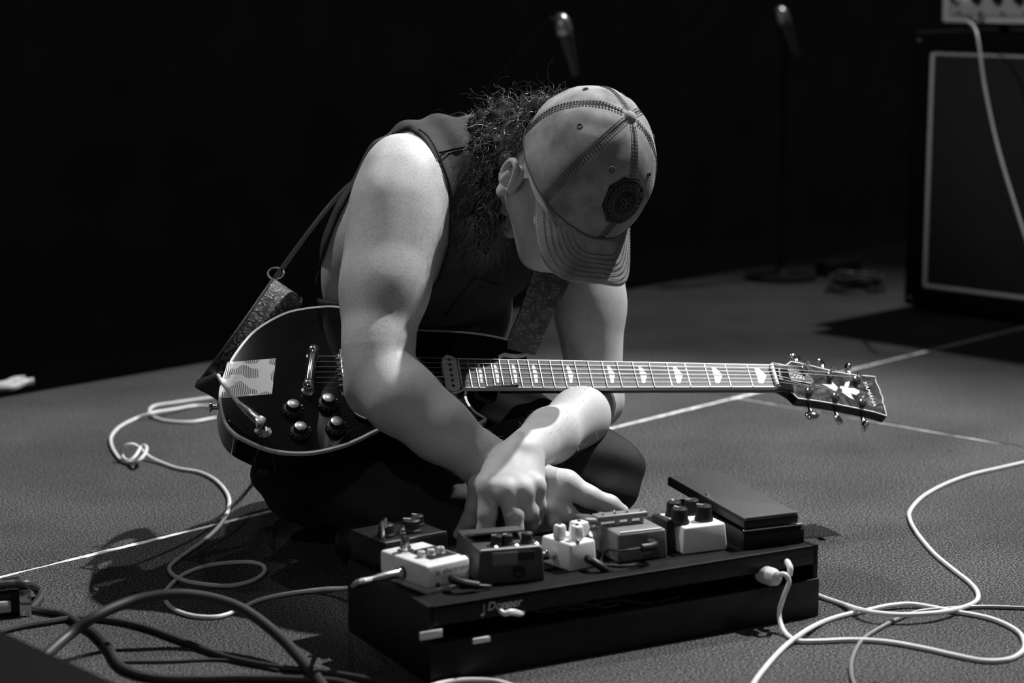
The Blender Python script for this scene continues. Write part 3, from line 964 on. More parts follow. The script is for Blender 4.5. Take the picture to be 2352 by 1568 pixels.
        return V, Q
def nz(v): v = Vector(v); return v.normalized()

person = root('person', Vector((-.08, 3.05, 0)), 'seated person in faded cap and sleeveless black shirt bending over effects pedals', 'person')
# ---- head frame
hu = camvec(.50, .52, .69); hf = camvec(.32, -.74, .58)
hf = (hf - hu * hf.dot(hu)).normalized(); hr = hf.cross(hu).normalized()
C0 = P(1344, 383, 2.93)                       # centre of the cap rim
HX = (hr, hf, hu)
def HP(r, f, u): return C0 + hr * r + hf * f + hu * u
# ---- joints
shR = P(905, 445, 2.96); shL = P(1345, 490, 3.17)
elR = P(872, 868, 2.84); elL = P(1366, 918, 3.105)
wrR = P(1196, 1112, 2.80); wrL = P(1196, 1046, 2.775)
nb = P(1118, 412, 3.09)
lat = (shL - shR).normalized()
pel = Vector((-.165, 3.26, .125)); abd = Vector((-.15, 3.20, .28)); che = P(1030, 520, 3.11)
spn = (nb - pel).normalized()
fwd = lat.cross(spn).normalized()
if fwd.y > 0: fwd = -fwd
latp = nz((.95, .31, 0)); fwdp = nz((.31, -.95, 0))

def torso(V, g):
    V.ell(pel, (latp, fwdp, Vector((0, 0, 1))), (.165 + g, .125 + g, .125 + g), .03)
    V.ell(abd, (latp, fwdp, spn), (.145 + g, .105 + g, .16 + g), .05)
    V.ell(che, (lat, fwd, spn), (.160 + g, .112 + g, .17 + g), .05)
    V.ell(P(858, 560, 3.12), (lat, fwd, spn), (.07 + g, .06 + g, .125 + g), .05)
    # shoulder girdle
    V.cone(nb + spn * -.02, shR + lat * .045 + Vector((0, .02, .012)), .062 + g, .056 + g, .04)
    V.cone(nb + spn * -.02, shL - lat * .045, .062 + g, .056 + g, .04)
    V.ell(P(968, 404, 3.06), (lat, fwd, spn), (.075 + g, .062 + g, .072 + g), .04)
def right_arm(V):
    V.ell(P(908, 462, 2.955), (nz(elR - shR), nz((1, -.2, 0)), nz((0.1, 1, 0))), (.100, .060, .056), .02)
    V.ell(P(955, 470, 2.955), (nz(elR - shR), nz((1, -.2, 0)), nz((0.1, 1, 0))), (.085, .042, .046), .02)
    mid = P(884, 660, 2.895)
    V.cone(P(900, 480, 2.95), mid, .056, .0545, .02)
    V.cone(mid, P(870, 800, 2.855), .0535, .046, .02)
    V.cone(P(870, 800, 2.855), elR, .046, .042, .02)
    V.ell(P(925, 590, 2.91), (nz(elR - shR), nz((1, 0, 0)), nz((0, 1, 0))), (.095, .040, .042), .03)   # biceps
    V.ell(P(846, 640, 2.925), (nz(elR - shR), nz((1, 0, 0)), nz((0, 1, 0))), (.11, .034, .045), .03)    # triceps
    V.cone(P(846, 905, 2.855), P(846, 905, 2.856), .030, .030, .03)                                     # elbow point
    f1 = P(918, 915, 2.81); f2 = P(1010, 985, 2.80)
    V.chain([elR, f1, f2, P(1110, 1058, 2.80), wrR], [.043, .0465, .042, .033, .029], .02)
    V.ell(P(925, 885, 2.815), (nz(f2 - elR), nz((.4, 0, .9)), nz((0, 1, 0))), (.075, .031, .034), .025)  # forearm bulge
def left_arm(V):
    V.ell(shL, (nz(elL - shL), nz((1, -.2, 0)), nz((0.1, 1, 0))), (.09, .062, .062), .03)
    md = P(1358, 700, 3.15)
    V.chain([shL, md, elL], [.058, .050, .041], .02)
    V.ell(P(1345, 700, 3.13), (nz(elL - shL), nz((1, 0, 0)), nz((0, 1, 0))), (.08, .040, .040), .03)
    V.chain([elL, P(1328, 962, 2.985), P(1264, 1000, 2.865), wrL], [.040, .040, .036, .030], .02)
    V.ell(P(1332, 958, 2.965), (nz(wrL - elL), nz((.4, 0, .9)), nz((0, 1, 0))), (.06, .038, .035), .02)
def left_hand(V):
    T = P; n = nz((0.10, -.50, .85))
    kn = [T(1122, 1118, 2.715), T(1163, 1128, 2.705), T(1200, 1126, 2.71), T(1228, 1116, 2.725)]
    # palm as four flattened rays
    for q, r0, r1 in zip(kn, (.026, .027, .026, .024), (.0165, .0165, .016, .015)):
        V.cone(wrL + (q - wrL) * .12, q, r0, r1, .009, flat=(n, .72))
    V.cone(P(1165, 1085, 2.745), P(1180, 1090, 2.745), .030, .030, .02, flat=(n, .6))
    V.cone(P(1186, 1066, 2.758), P(1166, 1108, 2.722), .027, .029, .015, flat=(n, .6))
    for i, tip in enumerate(((1120, 1180, 2.705), (1180, 1180, 2.695), (1216, 1175, 2.71))):
        a_ = kn[i] + (T(*tip) - kn[i]) * .22; b_ = kn[i + 1] + (T(*((1180, 1180, 2.695), (1216, 1175, 2.71), (1236, 1160, 2.73))[i]) - kn[i + 1]) * .22
        V.cone(a_ + Vector((0, .004, 0)), b_ + Vector((0, .004, 0)), .0105, .0105, .006)
    V.chain([kn[0], T(1120, 1180, 2.705), T(1116, 1215, 2.705), T(1110, 1245, 2.705)], [.0150, .0128, .0118, .0095], .006)
    V.chain([kn[1], T(1180, 1180, 2.695), T(1183, 1213, 2.695), T(1182, 1242, 2.700)], [.0150, .0130, .0118, .0098], .006)
    V.chain([kn[2], T(1216, 1175, 2.71), T(1221, 1197, 2.73), T(1214, 1222, 2.755)], [.0140, .0118, .0108, .009], .006)
    V.chain([kn[3], T(1236, 1160, 2.73), T(1230, 1192, 2.755), T(1222, 1215, 2.775)], [.0130, .0105, .0098, .0082], .006)
    th = [wrL + (kn[0] - wrL) * .35 + Vector((-.010, .0, -.006)), T(1100, 1115, 2.755), T(1090, 1160, 2.76), T(1078, 1195, 2.765), T(1052, 1227, 2.77)]
    V.chain(th, [.018, .0145, .0118, .0112, .0072], .006)
    for q in kn: V.cone(q + Vector((0, -.004, .004)), q + Vector((0, -.004, .0041)), .0115, .0115, .008)
def right_hand(V):
    T = P; n = nz((.2, -.6, .75))
    kn = [T(1276, 1150, 2.765), T(1268, 1166, 2.775), T(1258, 1178, 2.79), T(1246, 1188, 2.80)]
    w2 = T(1225, 1108, 2.80)
    V.cone(wrR, w2, .029, .028, .015, flat=(n, .8))
    for q, r1 in zip(kn, (.0165, .016, .0155, .0145)):
        V.cone(w2, q, .025, r1, .014, flat=(n, .75))
    V.chain([kn[0], T(1305, 1180, 2.758), T(1327, 1197, 2.765), T(1342, 1213, 2.775)], [.0140, .0120, .0112, .0092], .004)
    V.chain([kn[1], T(1278, 1195, 2.765), T(1287, 1216, 2.77), T(1300, 1238, 2.79)], [.0145, .0125, .0112, .0095], .006)
    V.chain([kn[2], T(1262, 1205, 2.78), T(1268, 1225, 2.785), T(1275, 1245, 2.80)], [.0140, .0118, .0105, .009], .006)
    V.chain([kn[3], T(1248, 1210, 2.79), T(1250, 1230, 2.80), T(1254, 1246, 2.81)], [.0125, .0105, .0098, .0085], .006)
    # thumb reaching far right
    th = [T(1250, 1106, 2.79), T(1300, 1112, 2.775), T(1352, 1140, 2.77), T(1400, 1160, 2.775), T(1430, 1173, 2.785)]
    V.chain(th, [.024, .0190, .0142, .0132, .0088], .008)
    V.cone(T(1262, 1130, 2.78), T(1305, 1140, 2.778), .015, .008, .008)     # web between thumb and first finger
def head(V):
    V.ell(HP(0, -.008, -.005), HX, (.0765, .097, .098), .01)               # skull
    V.ell(HP(0, .035, -.06), HX, (.062, .055, .080), .03)                   # face
    V.ell(HP(0, .058, -.128), HX, (.036, .030, .026), .03)                  # chin
    for s in (1, -1):
        V.cone(HP(s * .058, .005, -.085), HP(s * .026, .062, -.128), .020, .018, .025)   # jaw
        V.ell(HP(s * .044, .062, -.055), HX, (.022, .020, .018), .02)       # cheekbone
        V.ell(HP(s * .032, .090, -.030), HX, (.016, .014, .012), .008, 's') # eye socket
        V.ell(HP(s * .032, .080, -.031), HX, (.012, .012, .012), .003)      # eyeball
        V.cone(HP(s * .012, .088, -.016), HP(s * .048, .074, -.018), .009, .008, .01)    # brow
        V.ell(HP(s * .011, .098, -.074), HX, (.009, .010, .008), .006)      # nostril wing
    V.cone(HP(0, .090, -.028), HP(0, .108, -.070), .008, .011, .010)        # nose
    V.cone(HP(-.020, .084, -.099), HP(.020, .084, -.099), .0065, .0065, .006)  # upper lip
    V.cone(HP(-.017, .083, -.110), HP(.017, .083, -.110), .007, .007, .006)    # lower lip
    V.cone(HP(-.022, .094, -.1045), HP(.022, .094, -.1045), .0022, .0022, .003, 's')
    # ears
    for s in (1, -1):
        e = lambda o, f, u: HP(s * (.078 + o), -.010 + f, -.064 + u)
        V.ell(e(.004, -.002, .002), (hr, nz(hf * .95 - hu * .2), nz(hu * .95 + hf * .2)), (.007, .018, .030), .006)
        rim = []
        for k in range(13):
            a = math.radians(-35 + k * 23)
            rim.append(e(.0125 - .003 * math.sin(a / 2), .006 - .0205 * math.cos(a - math.pi * .5 + math.pi * .5) * (1 if True else 0), .004 + .030 * math.sin(a)))
        rim = [e(.012 + .004 * math.sin(t), .0155 * math.cos(t) - .004, .006 + .027 * math.sin(t)) for t in np.linspace(math.radians(-10), math.radians(235), 14)]
        V.chain(rim, [.0042] * len(rim), .003)
        V.ell(e(.012, .000, .000), (hr, hf, hu), (.010, .0085, .012), .004, 's')   # concha
        V.ell(e(.012, -.002, .017), (hr, hf, hu), (.006, .007, .006), .004, 's')
        V.cone(e(.010, -.008, .008), e(.010, -.008, -.010), .0045, .005, .004)      # antihelix
        V.ell(e(.008, .001, -.024), (hr, hf, hu), (.006, .009, .010), .005)         # lobe
        V.ell(e(.006, .013, -.004), (hr, hf, hu), (.006, .005, .008), .004)         # tragus
    # neck
    V.cone(HP(0, -.035, -.075), nb, .058, .066, .03)
    V.cone(HP(0, -.008, -.090), nb + fwd * .03, .048, .058, .03)
knR = P(705, 1085, 3.02); knL = P(1352, 1085, 3.0)
hipR = pel - latp * .085 + Vector((0, -.02, 0)); hipL = pel + latp * .085 + Vector((0, -.02, 0))
akR = Vector((-.04, 2.93, .06)); akL = Vector((-.09, 2.99, .065))
def legs(V, g, k=.03):
    V.cone(hipR, knR, .082 + g, .062 + g, k); V.cone(hipL, knL, .082 + g, .062 + g, k)
    V.cone(knR, (knR + akR) / 2 + Vector((0, 0, .0)), .058 + g, .056 + g, k); V.cone((knR + akR) / 2, akR, .056 + g, .040 + g, k)
    V.cone(knL, (knL + akL) / 2, .058 + g, .056 + g, k); V.cone((knL + akL) / 2, akL, .056 + g, .040 + g, k)

B = Field((-.46, 2.66, .0), (.33, 3.46, .73), VOX)
torso(B, 0)
legs(B, -.006)
head(B); right_arm(B); right_hand(B)
B2 = Field((-.46, 2.66, .0), (.33, 3.46, .73), VOX)
left_arm(B2); left_hand(B2)
full = tuple(slice(None) for _ in range(3))
B.union(full, B2.F, .003)
del B2
V_, Q_ = B.mesh(1)
body = put('body', V_, Q_, 'skin', person, True)
print('BODY', len(V_), len(Q_))
del B

# ---- sleeveless shirt: torso grown outwards, cut by the arm holes
def poly_sdf(px, py, poly):
    d = np.full(px.shape, 1e9, np.float32); ins = np.zeros(px.shape, bool)
    n = len(poly)
    for i in range(n):
        ax, ay = poly[i]; bx, by = poly[(i + 1) % n]
        ex, ey = bx - ax, by - ay
        wx, wy = px - ax, py - ay
        t = np.clip((wx * ex + wy * ey) / (ex * ex + ey * ey), 0, 1)
        d = np.minimum(d, (wx - ex * t) ** 2 + (wy - ey * t) ** 2)
        c = ((ay <= py) & (by > py)) | ((by <= py) & (ay > py))
        xi = ax + (py - ay) * (ex / (ey if abs(ey) > 1e-6 else 1e-6))
        ins ^= c & (px < xi)
    d = np.sqrt(d)
    return np.where(ins, -d, d)
S = Field((-.44, 2.80, .09), (.27, 3.46, .70), .003)
torso(S, .007)
sl, X, Y, Z = S.sub(S.lo, S.lo + S.n * S.h)
# cloth folds: ripples running down from the shoulder seam
fold = .0030 * np.sin((X * 105 + Y * 40 + 2.2 * np.sin(Z * 20))) * np.clip((Z - .34) * 5, 0, 1) + .004 * np.sin(Z * 60 + X * 18 + 2 * np.sin(Y * 25)) * np.clip((.50 - Z) * 6, 0, 1)
S.F[sl] += fold.astype(np.float32)
# armhole facing the camera: outline traced once and carried back into the torso along the arm side
ah_px = [(936, 293), (962, 306), (985, 338), (1003, 380), (1020, 430), (1031, 500), (1030, 560), (1005, 640), (960, 700), (790, 694), (745, 690), (724, 680), (733, 620), (752, 560), (778, 495), (815, 425), (852, 366), (895, 315)]
rx, rz_ = X, Z - CAMH
dep = Y * CP - rz_ * SP
px = W_ / 2 + FPX * rx / dep + 0 * Y; py = H_ / 2 - FPX * (Y * SP + rz_ * CP) / dep + 0 * X
d = poly_sdf(px.astype(np.float32), py.astype(np.float32), ah_px) / 1580.0
plane = ((X - che.x) * lat.x + (Y - che.y) * lat.y + (Z - che.z) * lat.z) + .045 + 0 * d   # only the near side
S.subtract(sl, np.maximum(d, plane).astype(np.float32), .004)
S.cone(shL, elL, .075, .06, .004, 's'); S.cone(shL, shL + lat * .12, .085, .09, .004, 's')
# neck opening and bottom hem
S.cone(nb + spn * .075 + fwd * .02, nb + spn * .18 + fwd * .06, .06, .09, .004, 's')
S.F[sl] = np.maximum(S.F[sl], (.19 - Z).astype(np.float32) + 0 * S.F[sl])
V_, Q_ = S.mesh(2)
shirt = put('sleeveless_shirt', V_, Q_, 'vest_cloth', person, True)
del S
from mathutils.bvhtree import BVHTree
_bv = BVHTree.FromPolygons([Vector(v) for v in V_.tolist()], Q_.tolist())
def on_shirt(px, py, lift=.0008):
    r = ray(px, py).normalized()
    h = _bv.ray_cast(Vector((0, 0, CAMH)), r)
    return (h[0] + h[1] * lift) if h[0] is not None else None
for nm, pts, rad in (('shoulder_seam', [(992, 352), (1012, 349), (1035, 343), (1060, 338), (1085, 334)], .0016), ('shoulder_seam', [(993, 359), (1013, 356), (1036, 350), (1061, 345), (1086, 341)], .0011),
                     ('armhole_hem', [(948, 296), (968, 309), (988, 338), (1006, 380), (1023, 430), (1034, 490)], .0020), ('armhole_hem', [(962, 296), (984, 314), (1002, 344), (1018, 382), (1034, 430), (1044, 490)], .0008)):
    q = [on_shirt(*p) for p in pts]; q = [c for c in q if c is not None and c.y < 3.2]
    if len(q) > 2: MB().tube(catmull(q, 6), rad, 6).build(nm, 'vest_cloth', shirt)
for pts in ([(1022, 724), (1045, 700), (1072, 668), (1098, 642), (1122, 652), (1150, 656)], [(1086, 800), (1082, 775), (1090, 757), (1110, 748)]):
    q = [on_shirt(*p, .001) for p in pts]; q = [c for c in q if c is not None and c.y < 3.3]
    if len(q) > 2:
        c = catmull(q, 8); MB().tube(c, [.0015 + .004 * math.sin(math.pi * i / (len(c) - 1)) for i in range(len(c))], 10).build('shirt_fold', 'vest_cloth', shirt)
# ---- trousers
T_ = Field((-.50, 2.74, -.002), (.36, 3.46, .33), .003)
legs(T_, .012, .02)
T_.ell(pel, (latp, fwdp, Vector((0, 0, 1))), (.182, .142, .135), .03)
T_.ell(pel + spn * .09, (latp, fwdp, spn), (.165, .13, .09), .03)
sl, X, Y, Z = T_.sub(T_.lo, T_.lo + T_.n * T_.h)
T_.F[sl] += (.0055 * np.sin(X * 55 + 3 * np.sin(Z * 22 + Y * 9)) * np.sin(Y * 48 + 2 * np.sin(X * 17)) + .003 * np.sin(Z * 90 + X * 30 + Y * 25)).astype(np.float32)
T_.F[sl] = np.maximum(T_.F[sl], (.002 - Z).astype(np.float32) + 0 * T_.F[sl])
T_.subtract(sl, (.012 - np.abs((Z - .245 + .35 * (Y - 3.26)) ) * 1.0 + 0 * X + .1).astype(np.float32) * 0 + 1.0, .001)
V_, Q_ = T_.mesh(2)
put('trousers', V_, Q_, 'trouser_cloth', person, True)
del T_
# ---- shoes (under the crossed shins)
for (ak, dr) in ((akR, nz((.75, -.55, 0))), (akL, nz((-.8, -.45, 0)))):
    Fh = Field(ak - Vector((.26, .26, .1)), ak + Vector((.26, .26, .12)), .004)
    base = Vector((ak.x, ak.y, .035))
    Fh.cone(base - dr * .02, base + dr * .15, .038, .034, .02); Fh.cone(base + dr * .0, base + Vector((0, 0, .05)), .040, .042, .02)
    sl, X, Y, Z = Fh.sub(Fh.lo, Fh.lo + Fh.n * Fh.h)
    Fh.F[sl] = np.maximum(Fh.F[sl], (.003 - Z).astype(np.float32) + 0 * Fh.F[sl])
    V_, Q_ = Fh.mesh(1)
    put('shoe', V_, Q_, 'leather_black', person, True)

# ================================================================ CAP
RA, RB, RH = .0895, .112, .117
def crown(th, ph, k=1.0):
    """th azimuth from the front centre, ph polar angle from the button"""
    sx = math.sin(ph); r = RA * math.sin(th) * sx; f = RB * math.cos(th) * sx; u = RH * math.cos(ph)
    wr = .0016 * mnoise.noise((r * 38, f * 38, u * 38)) + .0012 * math.sin(th * 9 + 3 * u * 60) * sx * math.exp(-((ph - .5) / .3) ** 2)
    q = Vector((r * k, f * k, u * k)); q += q.normalized() * wr
    if ph > 1.3: q.z -= 0
    return q
def CP_(q): return HP(q.x, q.y, q.z)
PH = math.radians(98)
inner = []; fc = []
NU, NV = 48, 14
for j in range(NV + 1):
    for i in range(NU):
        inner.append(CP_(crown(2 * math.pi * i / NU, .02 + (PH - .04) * j / NV, .965)))
for j in range(NV):
    for i in range(NU):
        i2 = (i + 1) % NU
        th = 2 * math.pi * (i + .5) / NU
        ph = .02 + (PH - .04) * (j + .5) / NV
        if abs(math.atan2(math.sin(th - math.pi), math.cos(th - math.pi))) < .5 and ph > 1.05: continue
        fc.append((j * NU + i, (j + 1) * NU + i, (j + 1) * NU + i2, j * NU + i2))
cap = put('cap', inner, fc, 'cap_cotton', person, True)
cap['label'] = 'faded cotton baseball cap'
for s in range(6):
    t0 = math.pi / 3 * s; t1 = t0 + math.pi / 3
    v = []; f = []; nu, nv = 16, 20
    for j in range(nv + 1):
        ph = .03 + (PH - .03) * j / nv
        for i in range(nu + 1):
            a = t0 + (t1 - t0) * i / nu
            e = min(i, nu - i) / nu
            k = 1.0 - .018 * math.exp(-e * 26)          # sinks a little at the seams
            v.append(CP_(crown(a, ph, k)))
    for j in range(nv):
        for i in range(nu):
            a = t0 + (t1 - t0) * (i + .5) / nu; ph = .03 + (PH - .03) * (j + .5) / nv
            da = abs(math.atan2(math.sin(a - math.pi), math.cos(a - math.pi)))
            if (da / .5) ** 2 + ((PH - ph) / .62) ** 2 < 1: continue       # opening over the back strap
            q = (j * (nu + 1) + i, (j + 1) * (nu + 1) + i, (j + 1) * (nu + 1) + i + 1, j * (nu + 1) + i + 1)
            f.append(q)
    po = put('crown_panel', v, f, 'cap_cotton', cap, True)
    # stitched eyelet
    R0 = crown(t0 + math.pi / 6, .78, 1.006); R1 = crown(t0 + math.pi / 6, .80, 1.006); R2 = crown(t0 + math.pi / 6 + .03, .78, 1.006)
    x = (CP_(R1) - CP_(R0)).normalized(); y = (CP_(R2) - CP_(R0)).normalized(); z = y.cross(x).normalized()
    if z.dot(CP_(R0) - C0) < 0: z = -z
    Me = frame(CP_(R0), x, z.cross(x), z)
    pts = [Me @ Vector((.0035 * math.cos(2 * math.pi * k / 16), .0035 * math.sin(2 * math.pi * k / 16), .0)) for k in range(17)]
    MB().tube(pts, .0011, 6).build('eyelet', 'stitch_dark', cap)
    # two rows of stitching on each side of the seam
    st_ = MB()
    for off in (-.0052, .0052, -.0018, .0018):
        for j in range(34):
            ph = .14 + (PH - .17) * j / 34; ph2 = ph + (PH - .17) / 34 * .62
            da = abs(math.atan2(math.sin(t0 - math.pi), math.cos(t0 - math.pi)))
            if da < .5 and ph > PH - .62: continue
            w0 = off / (.1 * max(math.sin(ph), .15)); w1 = off / (.1 * max(math.sin(ph2), .15))
            st_.tube([CP_(crown(t0 + w0, ph, 1.0)), CP_(crown(t0 + w1, ph2, 1.0))], .0008, 4)
    st_.build('stitching', 'stitch_dark', cap)
# button
bq = HP(0, 0, RH)
MB().lathe([(.0088, -.002), (.0088, .0015), (.0070, .0045), (.004, .006), (.0005, .0065)], frame(bq, hr, hf, hu), 24).build('button', 'cap_cotton', cap)
# rim band stitched
rb = MB()
rb.tube([CP_(crown(a, PH - .02, 1.0)) for a in np.linspace(-math.pi + .5, math.pi - .5, 64)], .0016, 6)
rb.build('rim_seam', 'stitch_dark', cap)
# brim: curved double-sided shell
def brim(s, t, up=0.0, ex=0.0):
    """s -1..1 across, t 0..1 outwards"""
    hw_ = RA * math.sin(math.radians(64)); x = hw_ * s
    y_in = RB * math.sqrt(max(0, 1 - (x / RA) ** 2)) - .001
    y_c = RB * math.cos(math.radians(64)); Dp = RB + .054 - y_c
    y_out = y_c + Dp * max(0, 1 - abs(s) ** 3.2) ** (1 / 3.2)
    y_out = max(y_out, y_in + .0005)
    y = y_in + (y_out - y_in) * t
    q = Vector((x, y, RH * math.cos(PH)))
    q.z += -.024 * ((y - y_in) / .050) - .010 * s * s + up
    return q
v = []; f = []; ns, ntt = 40, 14
for up in (0, -.0035):
    for i in range(ns + 1):
        for j in range(ntt + 1):
            v.append(CP_(brim(math.sin(math.pi / 2 * (-1 + 2 * i / ns)), j / ntt, up)))
o_ = (ns + 1) * (ntt + 1)
for i in range(ns):
    for j in range(ntt):
        a = i * (ntt + 1) + j
        f.append((a, a + 1, a + ntt + 2, a + ntt + 1)); f.append((o_ + a, o_ + a + ntt + 1, o_ + a + ntt + 2, o_ + a + 1))
    a = i * (ntt + 1) + ntt
    f.append((a, a + o_, a + ntt + 1 + o_, a + ntt + 1))
brm = put('brim', v, f, 'cap_cotton', cap, True)
def brim_row(d, s):
    hw_ = RA * math.sin(math.radians(64)); x = (hw_ - d) * s
    y_in = RB * math.sqrt(max(0, 1 - (x / RA) ** 2)); y_c = RB * math.cos(math.radians(64)); Dp = RB + .054 - y_c
    y = y_c + (Dp - d) * max(0, 1 - abs(s) ** 3.2) ** (1 / 3.2)
    if y < y_in + .003: return None
    q = Vector((x, y, RH * math.cos(PH))); sn = x / hw_
    q.z += -.024 * ((y - y_in) / .050) - .010 * sn * sn + .0006
    return CP_(q)
for k in range(6):
    sm = MB(); n = 110
    for i in range(n):
        s0 = math.sin(math.pi / 2 * (-1 + 2 * i / n)); s1 = math.sin(math.pi / 2 * (-1 + 2 * (i + .6) / n))
        p0, p1 = brim_row(.006 + .0058 * k, s0), brim_row(.006 + .0058 * k, s1)
        if p0 is not None and p1 is not None: sm.tube([p0, p1], .00055, 4)
    if sm.v: sm.build('stitching', 'stitch_dark', cap)
# back strap with buckle
bs = [CP_(crown(math.pi + a, PH - .03, 1.005)) for a in np.linspace(-.62, .62, 14)]
v = []; f = []
for k in range(14):
    a = math.pi - .62 + 1.24 * k / 13
    p0 = CP_(crown(a, PH, 1.01)); p1 = CP_(crown(a, PH - .17, 1.01)); v += [p0, p1]
n_ = len(v); v += [C0 + (p - C0) * .985 for p in v]
for k in range(13):
    f.append((2 * k, 2 * k + 1, 2 * k + 3, 2 * k + 2)); f.append((n_ + 2 * k, n_ + 2 * k + 2, n_ + 2 * k + 3, n_ + 2 * k + 1))
    f.append((2 * k, 2 * k + 2, n_ + 2 * k + 2, n_ + 2 * k)); f.append((2 * k + 1, n_ + 2 * k + 1, n_ + 2 * k + 3, 2 * k + 3))
put('back_strap', v, f, 'cap_cotton', cap, True)
bk = MB(); q = [CP_(crown(math.pi - .42 + da, PH - dp, 1.03)) for da, dp in ((0, .0), (.22, .0), (.22, .18), (0, .18), (0, 0))]
bk.tube(q, .0016, 6).build('buckle', 'chrome', cap)
# round-cornered patch on the front
def patchp(rr, ang, lift):
    x = rr * math.cos(ang); y = rr * math.sin(ang)
    ph = math.radians(62) - y / .112; th = x / (.098 * math.sin(ph))
    c = crown(th, ph, 1.0); return CP_(c + c.normalized() * lift)
def disc(radius, lift, oct_=False, n=48, rings=5):
    v = []; f = []
    for j in range(rings + 1):
        for k in range(n):
            a = 2 * math.pi * k / n
            r = radius * (j + .001) / rings
            if oct_: r *= 1 / max(math.cos(((a + math.pi / 8) % (math.pi / 4)) - math.pi / 8), .9) * .97
            v.append(patchp(r, a, lift if j < rings or lift < .0012 else lift * .3))
    for j in range(rings):
        for k in range(n):
            k2 = (k + 1) % n; f.append((j * n + k, (j + 1) * n + k, (j + 1) * n + k2, j * n + k2))
    return v, f
v, f = disc(.0345, .0018, True); pt = put('patch', v, f, 'cap_patch_dark', cap, True)
v, f = disc(.0315, .0024, True); put('patch_field', v, f, 'cap_patch', cap, True)
v, f = disc(.0185, .0030); put('patch_centre', v, f, 'cap_patch_dark', cap, True)
rm = MB()
for R_ in (.0315, .0195): rm.tube([patchp(R_, 2 * math.pi * k / 40, .0026) for k in range(41)], .0007, 4)
pts = [patchp(.011 * math.sin(t * 2 + .6), t, .0034) for t in np.linspace(0, 2 * math.pi, 60)]
rm.tube(pts, .0007, 4)
for t in np.linspace(0, 2 * math.pi, 26)[:-1]: rm.tube([patchp(.0225, t, .0027), patchp(.0285, t + .08, .0027)], .0006, 4)
rm.build('patch_embroidery', 'cap_patch_thread', cap)

# ================================================================ HAIR
rng = random.Random(11)
def hair_root():
    # scalp behind and below the rim
    while True:
        th = rng.uniform(math.radians(112), math.radians(240)); ph = rng.uniform(math.radians(93), math.radians(140))
        q = Vector((.079 * math.sin(th) * math.sin(ph), .100 * math.cos(th) * math.sin(ph) - .008, .10 * math.cos(ph) - .005))
        if math.sin(th) > .8 and ph > math.radians(108) and math.cos(th) > -.35: continue
        if math.sin(th) < -.3 and rng.random() < .6: continue
        return q
hm = Field(C0 - Vector((.32, .14, .28)), C0 + Vector((.06, .30, .14)), .004)
_I = (Vector((1, 0, 0)), Vector((0, 1, 0)), Vector((0, 0, 1)))
hm.ell(HP(.02, -.078, -.030), HX, (.060, .040, .055), .03)
for (x, y, Y, ra, rc) in ((1178, 300, 3.06, .040, .034), (1140, 330, 3.05, .046, .046), (1118, 390, 3.03, .044, .052), (1104, 455, 3.005, .034, .050), (1108, 520, 2.99, .018, .034)):
    hm.ell(P(x, y, Y), _I, (ra, ra, rc), .03)
sl, X, Y, Z = hm.sub(hm.lo, hm.lo + hm.n * hm.h)
hm.F[sl] += (.006 * np.sin(X * 190 + 2 * np.sin(Z * 70)) * np.sin(Z * 120 + 2 * np.sin(Y * 90)) + .005 * np.sin(X * 70 + Y * 160)).astype(np.float32)
V_, Q_ = hm.mesh(1)
hair = put('hair', V_, Q_, 'hair_dark', person, True)
hair['label'] = 'curly shoulder-length dark hair'
sb = MB()
def strand(p, dirn, L, r, curl, cr, n=16, grav=.55):
    ax = dirn.normalized(); pts = []; pos = Vector(p); ph = rng.uniform(0, 6.28)
    sd = ax.orthogonal().normalized()
    for k in range(n):
        t = k / (n - 1)
        bi = ax.cross(sd).normalized()
        a = ph + curl * t * 6.28
        amp = cr * min(1, t * 3)
        pts.append(pos + sd * math.cos(a) * amp + bi * math.sin(a) * amp)
        ax = (ax + Vector((0, 0, -grav / n * 2.2)) + Vector((rng.gauss(0, .05), rng.gauss(0, .05), rng.gauss(0, .05)))).normalized()
        sd = (sd - ax * sd.dot(ax)).normalized()
        pos = pos + ax * (L / n)
    sb.tube(pts, [r * (1 - .6 * k / n) for k in range(n)], 3, False)
hn = np.array([v.normal for v in hair.data.vertices])
for i in range(8000):   # curls all over the mass
    k = rng.randrange(len(V_)); p = Vector(V_[k]); n = Vector(hn[k])
    if n.y > .6: continue
    d = n * .55 + Vector((-.15, 0, -.75)) + Vector((rng.gauss(0, .35), rng.gauss(0, .35), rng.gauss(0, .35)))
    strand(p - n * .002, d, rng.uniform(.018, .05), rng.uniform(.00016, .00034), rng.uniform(.7, 2.4), rng.uniform(.0015, .0045), 11, rng.uniform(.2, 1.0))
for i in range(260):   # looser fly-away curls
    k = rng.randrange(len(V_)); p = Vector(V_[k]); n = Vector(hn[k])
    strand(p, n + Vector((-.2, 0, rng.gauss(0, .5))), rng.uniform(.03, .075), .00026, rng.uniform(.6, 1.6), rng.uniform(.003, .009), 14, .8)
for i in range(120):   # stray wisps over the back of the cap and neck
    p = P(rng.uniform(1120, 1330), rng.uniform(225, 262), rng.uniform(3.04, 3.08))
    strand(p, Vector((rng.gauss(.15, .4), .2, 1)), rng.uniform(.02, .05), .00028, rng.uniform(.6, 1.6), rng.uniform(.003, .009), 12, .9)
so = sb.build('hair_strands', 'hair_strand', hair, False)
so['kind'] = 'stuff'
